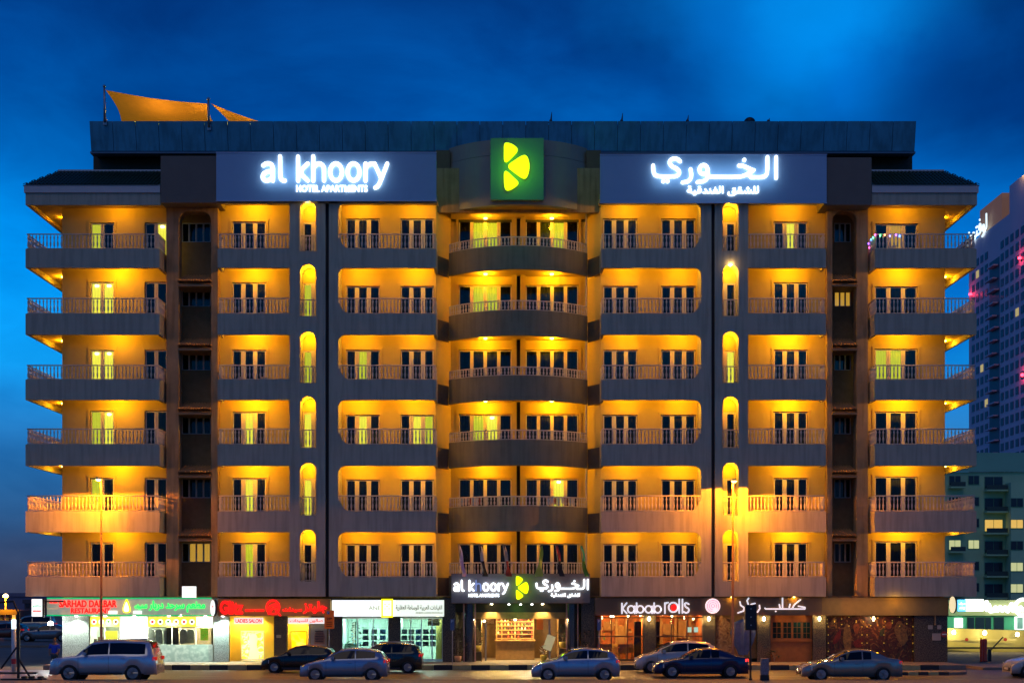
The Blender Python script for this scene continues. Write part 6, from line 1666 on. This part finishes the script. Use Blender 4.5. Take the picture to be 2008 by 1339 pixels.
# dark flat strip painted as the shade of a recessed balcony stack
MB().box(TX-.05, TX, 299.5, 307.5, RZ, TH-9).build('recess_shade', mat('tower_recess_shade', (.02, .03, .07), .5), T)
wm = MB().box(-.12, 0, -1.05, 1.05, -.95, .95).mesh('window'); wm.materials.append(mat('tower_window', (.02, .035, .09), .4, spec=.2))
wml = MB().box(-.12, 0, -1.05, 1.05, -.95, .95).mesh('window'); wml.materials.append(mat('tower_window_lit', (.6, .5, .2), .5, emit=(.55, .42, .12), es=.6))
cols = [278.6, 282.4, 286.2, 290.0, 293.8, 297.4, 310, 313.7, 317.4, 321.1]
z = TH-6.5; rr_i = 0
while z > 32:
    for c in cols:
        if c < 290 and z > TH-3: continue
        link('window', wml if random.random() < .035 else wm, None, T, (TX-.01, c, z))
    bb_ = MB().box(TX-1.3, TX-.05, 300+(rr_i % 3)*.8, 307.3-((rr_i+1) % 3)*.8, z-1.3, z-1.0)
    if z < TH-9: bb_.build('balcony_slab', TW, T)
    z -= 3.25; rr_i += 1
OT = mat('tower_top_glow', (.32, .22, .16), .7, emit=(.3, .13, .05), es=.22)  # orange emission put in for lamplight on the top blocks
MB().box(TX+.8, TX+12, 300, 318, TH, TH+7.5).build('plant_room', OT, T)
MB().box(TX, TX+20, 276, 292, TH, TH+7).build('upper_block', TW, T)
MB().box(TX+1, TX+12, 277, 283.5, TH+7, TH+16).build('crown', OT, T)
light('POINT', (TX-.6, 281, TH+8), 500, (1, .6, .2), .3, T)
cu = bpy.data.curves.new('tmp', 'FONT'); cu.body = arabic('لوفتون'); cu.extrude = .15; cu.offset = 0; cu.resolution_u = 2
me = curve_mesh(cu, 0, (0, 17, 0, 5.5))
T2 = thing('roof_sign', 'white glowing Arabic roof sign on the distant tower', 'sign', (TX-.4, 325.5, TH-1.0), rz=R(-90))
link('lettering', me, mat('tower_sign_lit', (.8, 1, 1), .5, emit=(.75, .95, 1), es=.95), T2, (0, 0, 0), True)
for (px, py, dd, lb) in ((1988, 506, 283, 'red beacon on the tower near the right edge, highest of three'), (1896.5, 577, 322, 'red beacon at the left edge of the tower'), (1993, 735, 281, 'red beacon on the tower, lowest of three')):
    zz = Z(py, dd); B_ = thing('warning_beacon', lb, 'beacon', (TX-.5, dd, zz), 'red beacons on the tower')
    MB().lathe([(.05, -.45), (.45, -.2), (.45, .2), (.05, .45)], (0, 0, 0), 12).build('beacon_lamp', mat('beacon_red', (1, .05, .08), .4, emit=(1, .03, .06), es=7), B_, local=True)
    MB().box(-.2, .5, -.15, .15, -.6, -.45).build('beacon_bracket', BLACK, B_, local=True)
    light('POINT', (-.9, 0, 0), 260, (1, .05, .1), .3, B_, local=True)

# ================================================================== LEFT SIDE
def block(name, label, x0, x1, y0, yb, d, dep, m, rows=0, colsn=0, cat='building'):
    T = thing(name, label, cat, (X((x0+x1)/2, d), d, RZ))
    MB().box(X(x0, d), X(x1, d), d, d+dep, RZ, Z(y0, d)).build('wall', m, T)
    MB().box(X(x0, d)-.3, X(x1, d)+.3, d-.3, d, Z(y0, d)-.6, Z(y0, d)+.1).build('cornice', m, T)
    for i in range(rows):
        for j in range(colsn):
            a = x0+(j+.25)*(x1-x0)/colsn; b = x0+(j+.75)*(x1-x0)/colsn; ya = y0+(i+.3)*(yb-y0)/rows; yb_ = y0+(i+.75)*(yb-y0)/rows
            MB().box(X(a, d), X(b, d), d-.15, d, Z(yb_, d), Z(ya, d)).build('window', LF1 if random.random() < .2 else WDK, T)
    return T
block('distant_building', 'long flat blue grey building on the left horizon', -60, 66, 1163, 1215, 210, 20, mat('slate_far', (.14, .16, .24), .8, var=.1, vscale=.2))
block('distant_building', 'low dark block with lit windows behind the left lightbox', 48, 130, 1176, 1215, 190, 15, mat('dark_far', (.05, .06, .08), .8), 2, 6)
block('site_cabin', 'dark low cabin with a sloping canopy at the far left', -30, 34, 1196, 1226, 120, 8, mat('cabin_dark', (.02, .02, .02), .7), 1, 5, 'cabin')
fw = thing('boundary_wall', 'pale panel boundary wall across the far car park', 'wall', (X(40, 150), 150, RZ))
for i in range(12):
    px = -110+i*21
    MB().bbox(X(px, 95)+.04, X(px+21, 95)-.04, 95, 95.2, RZ, Z(1216, 95), .03).build('wall_panel', mat('panel_pale', (.30, .31, .36), .8, var=.15, vscale=.5), fw)
T = thing('street_lamp', 'small far warm street lamp over the left horizon buildings', 'street lamp', (X(11, 120), 120, RZ))
MB().tube((X(11, 120), 120, RZ), (X(11, 120), 120, Z(1168, 120)), .12, 8).build('pole', METAL, T)
MB().lathe([(.1, .3), (.38, .1), (.3, -.2)], (X(11, 120), 120, Z(1168, 120)), 10).build('lamp_glass', mat('far_lamp', (1, .8, .5), .5, emit=(1, .62, .3), es=9), T)
light('POINT', (X(11, 120), 119, Z(1168, 120)-.3), 8000, SODIUM, .3, T)
# low kerb wall at the left plot
struct(MB().box(X(-90, 30), X(119, 30), 30, 30.3, RZ-.1, RZ+.15).build('kerb', PAVE))
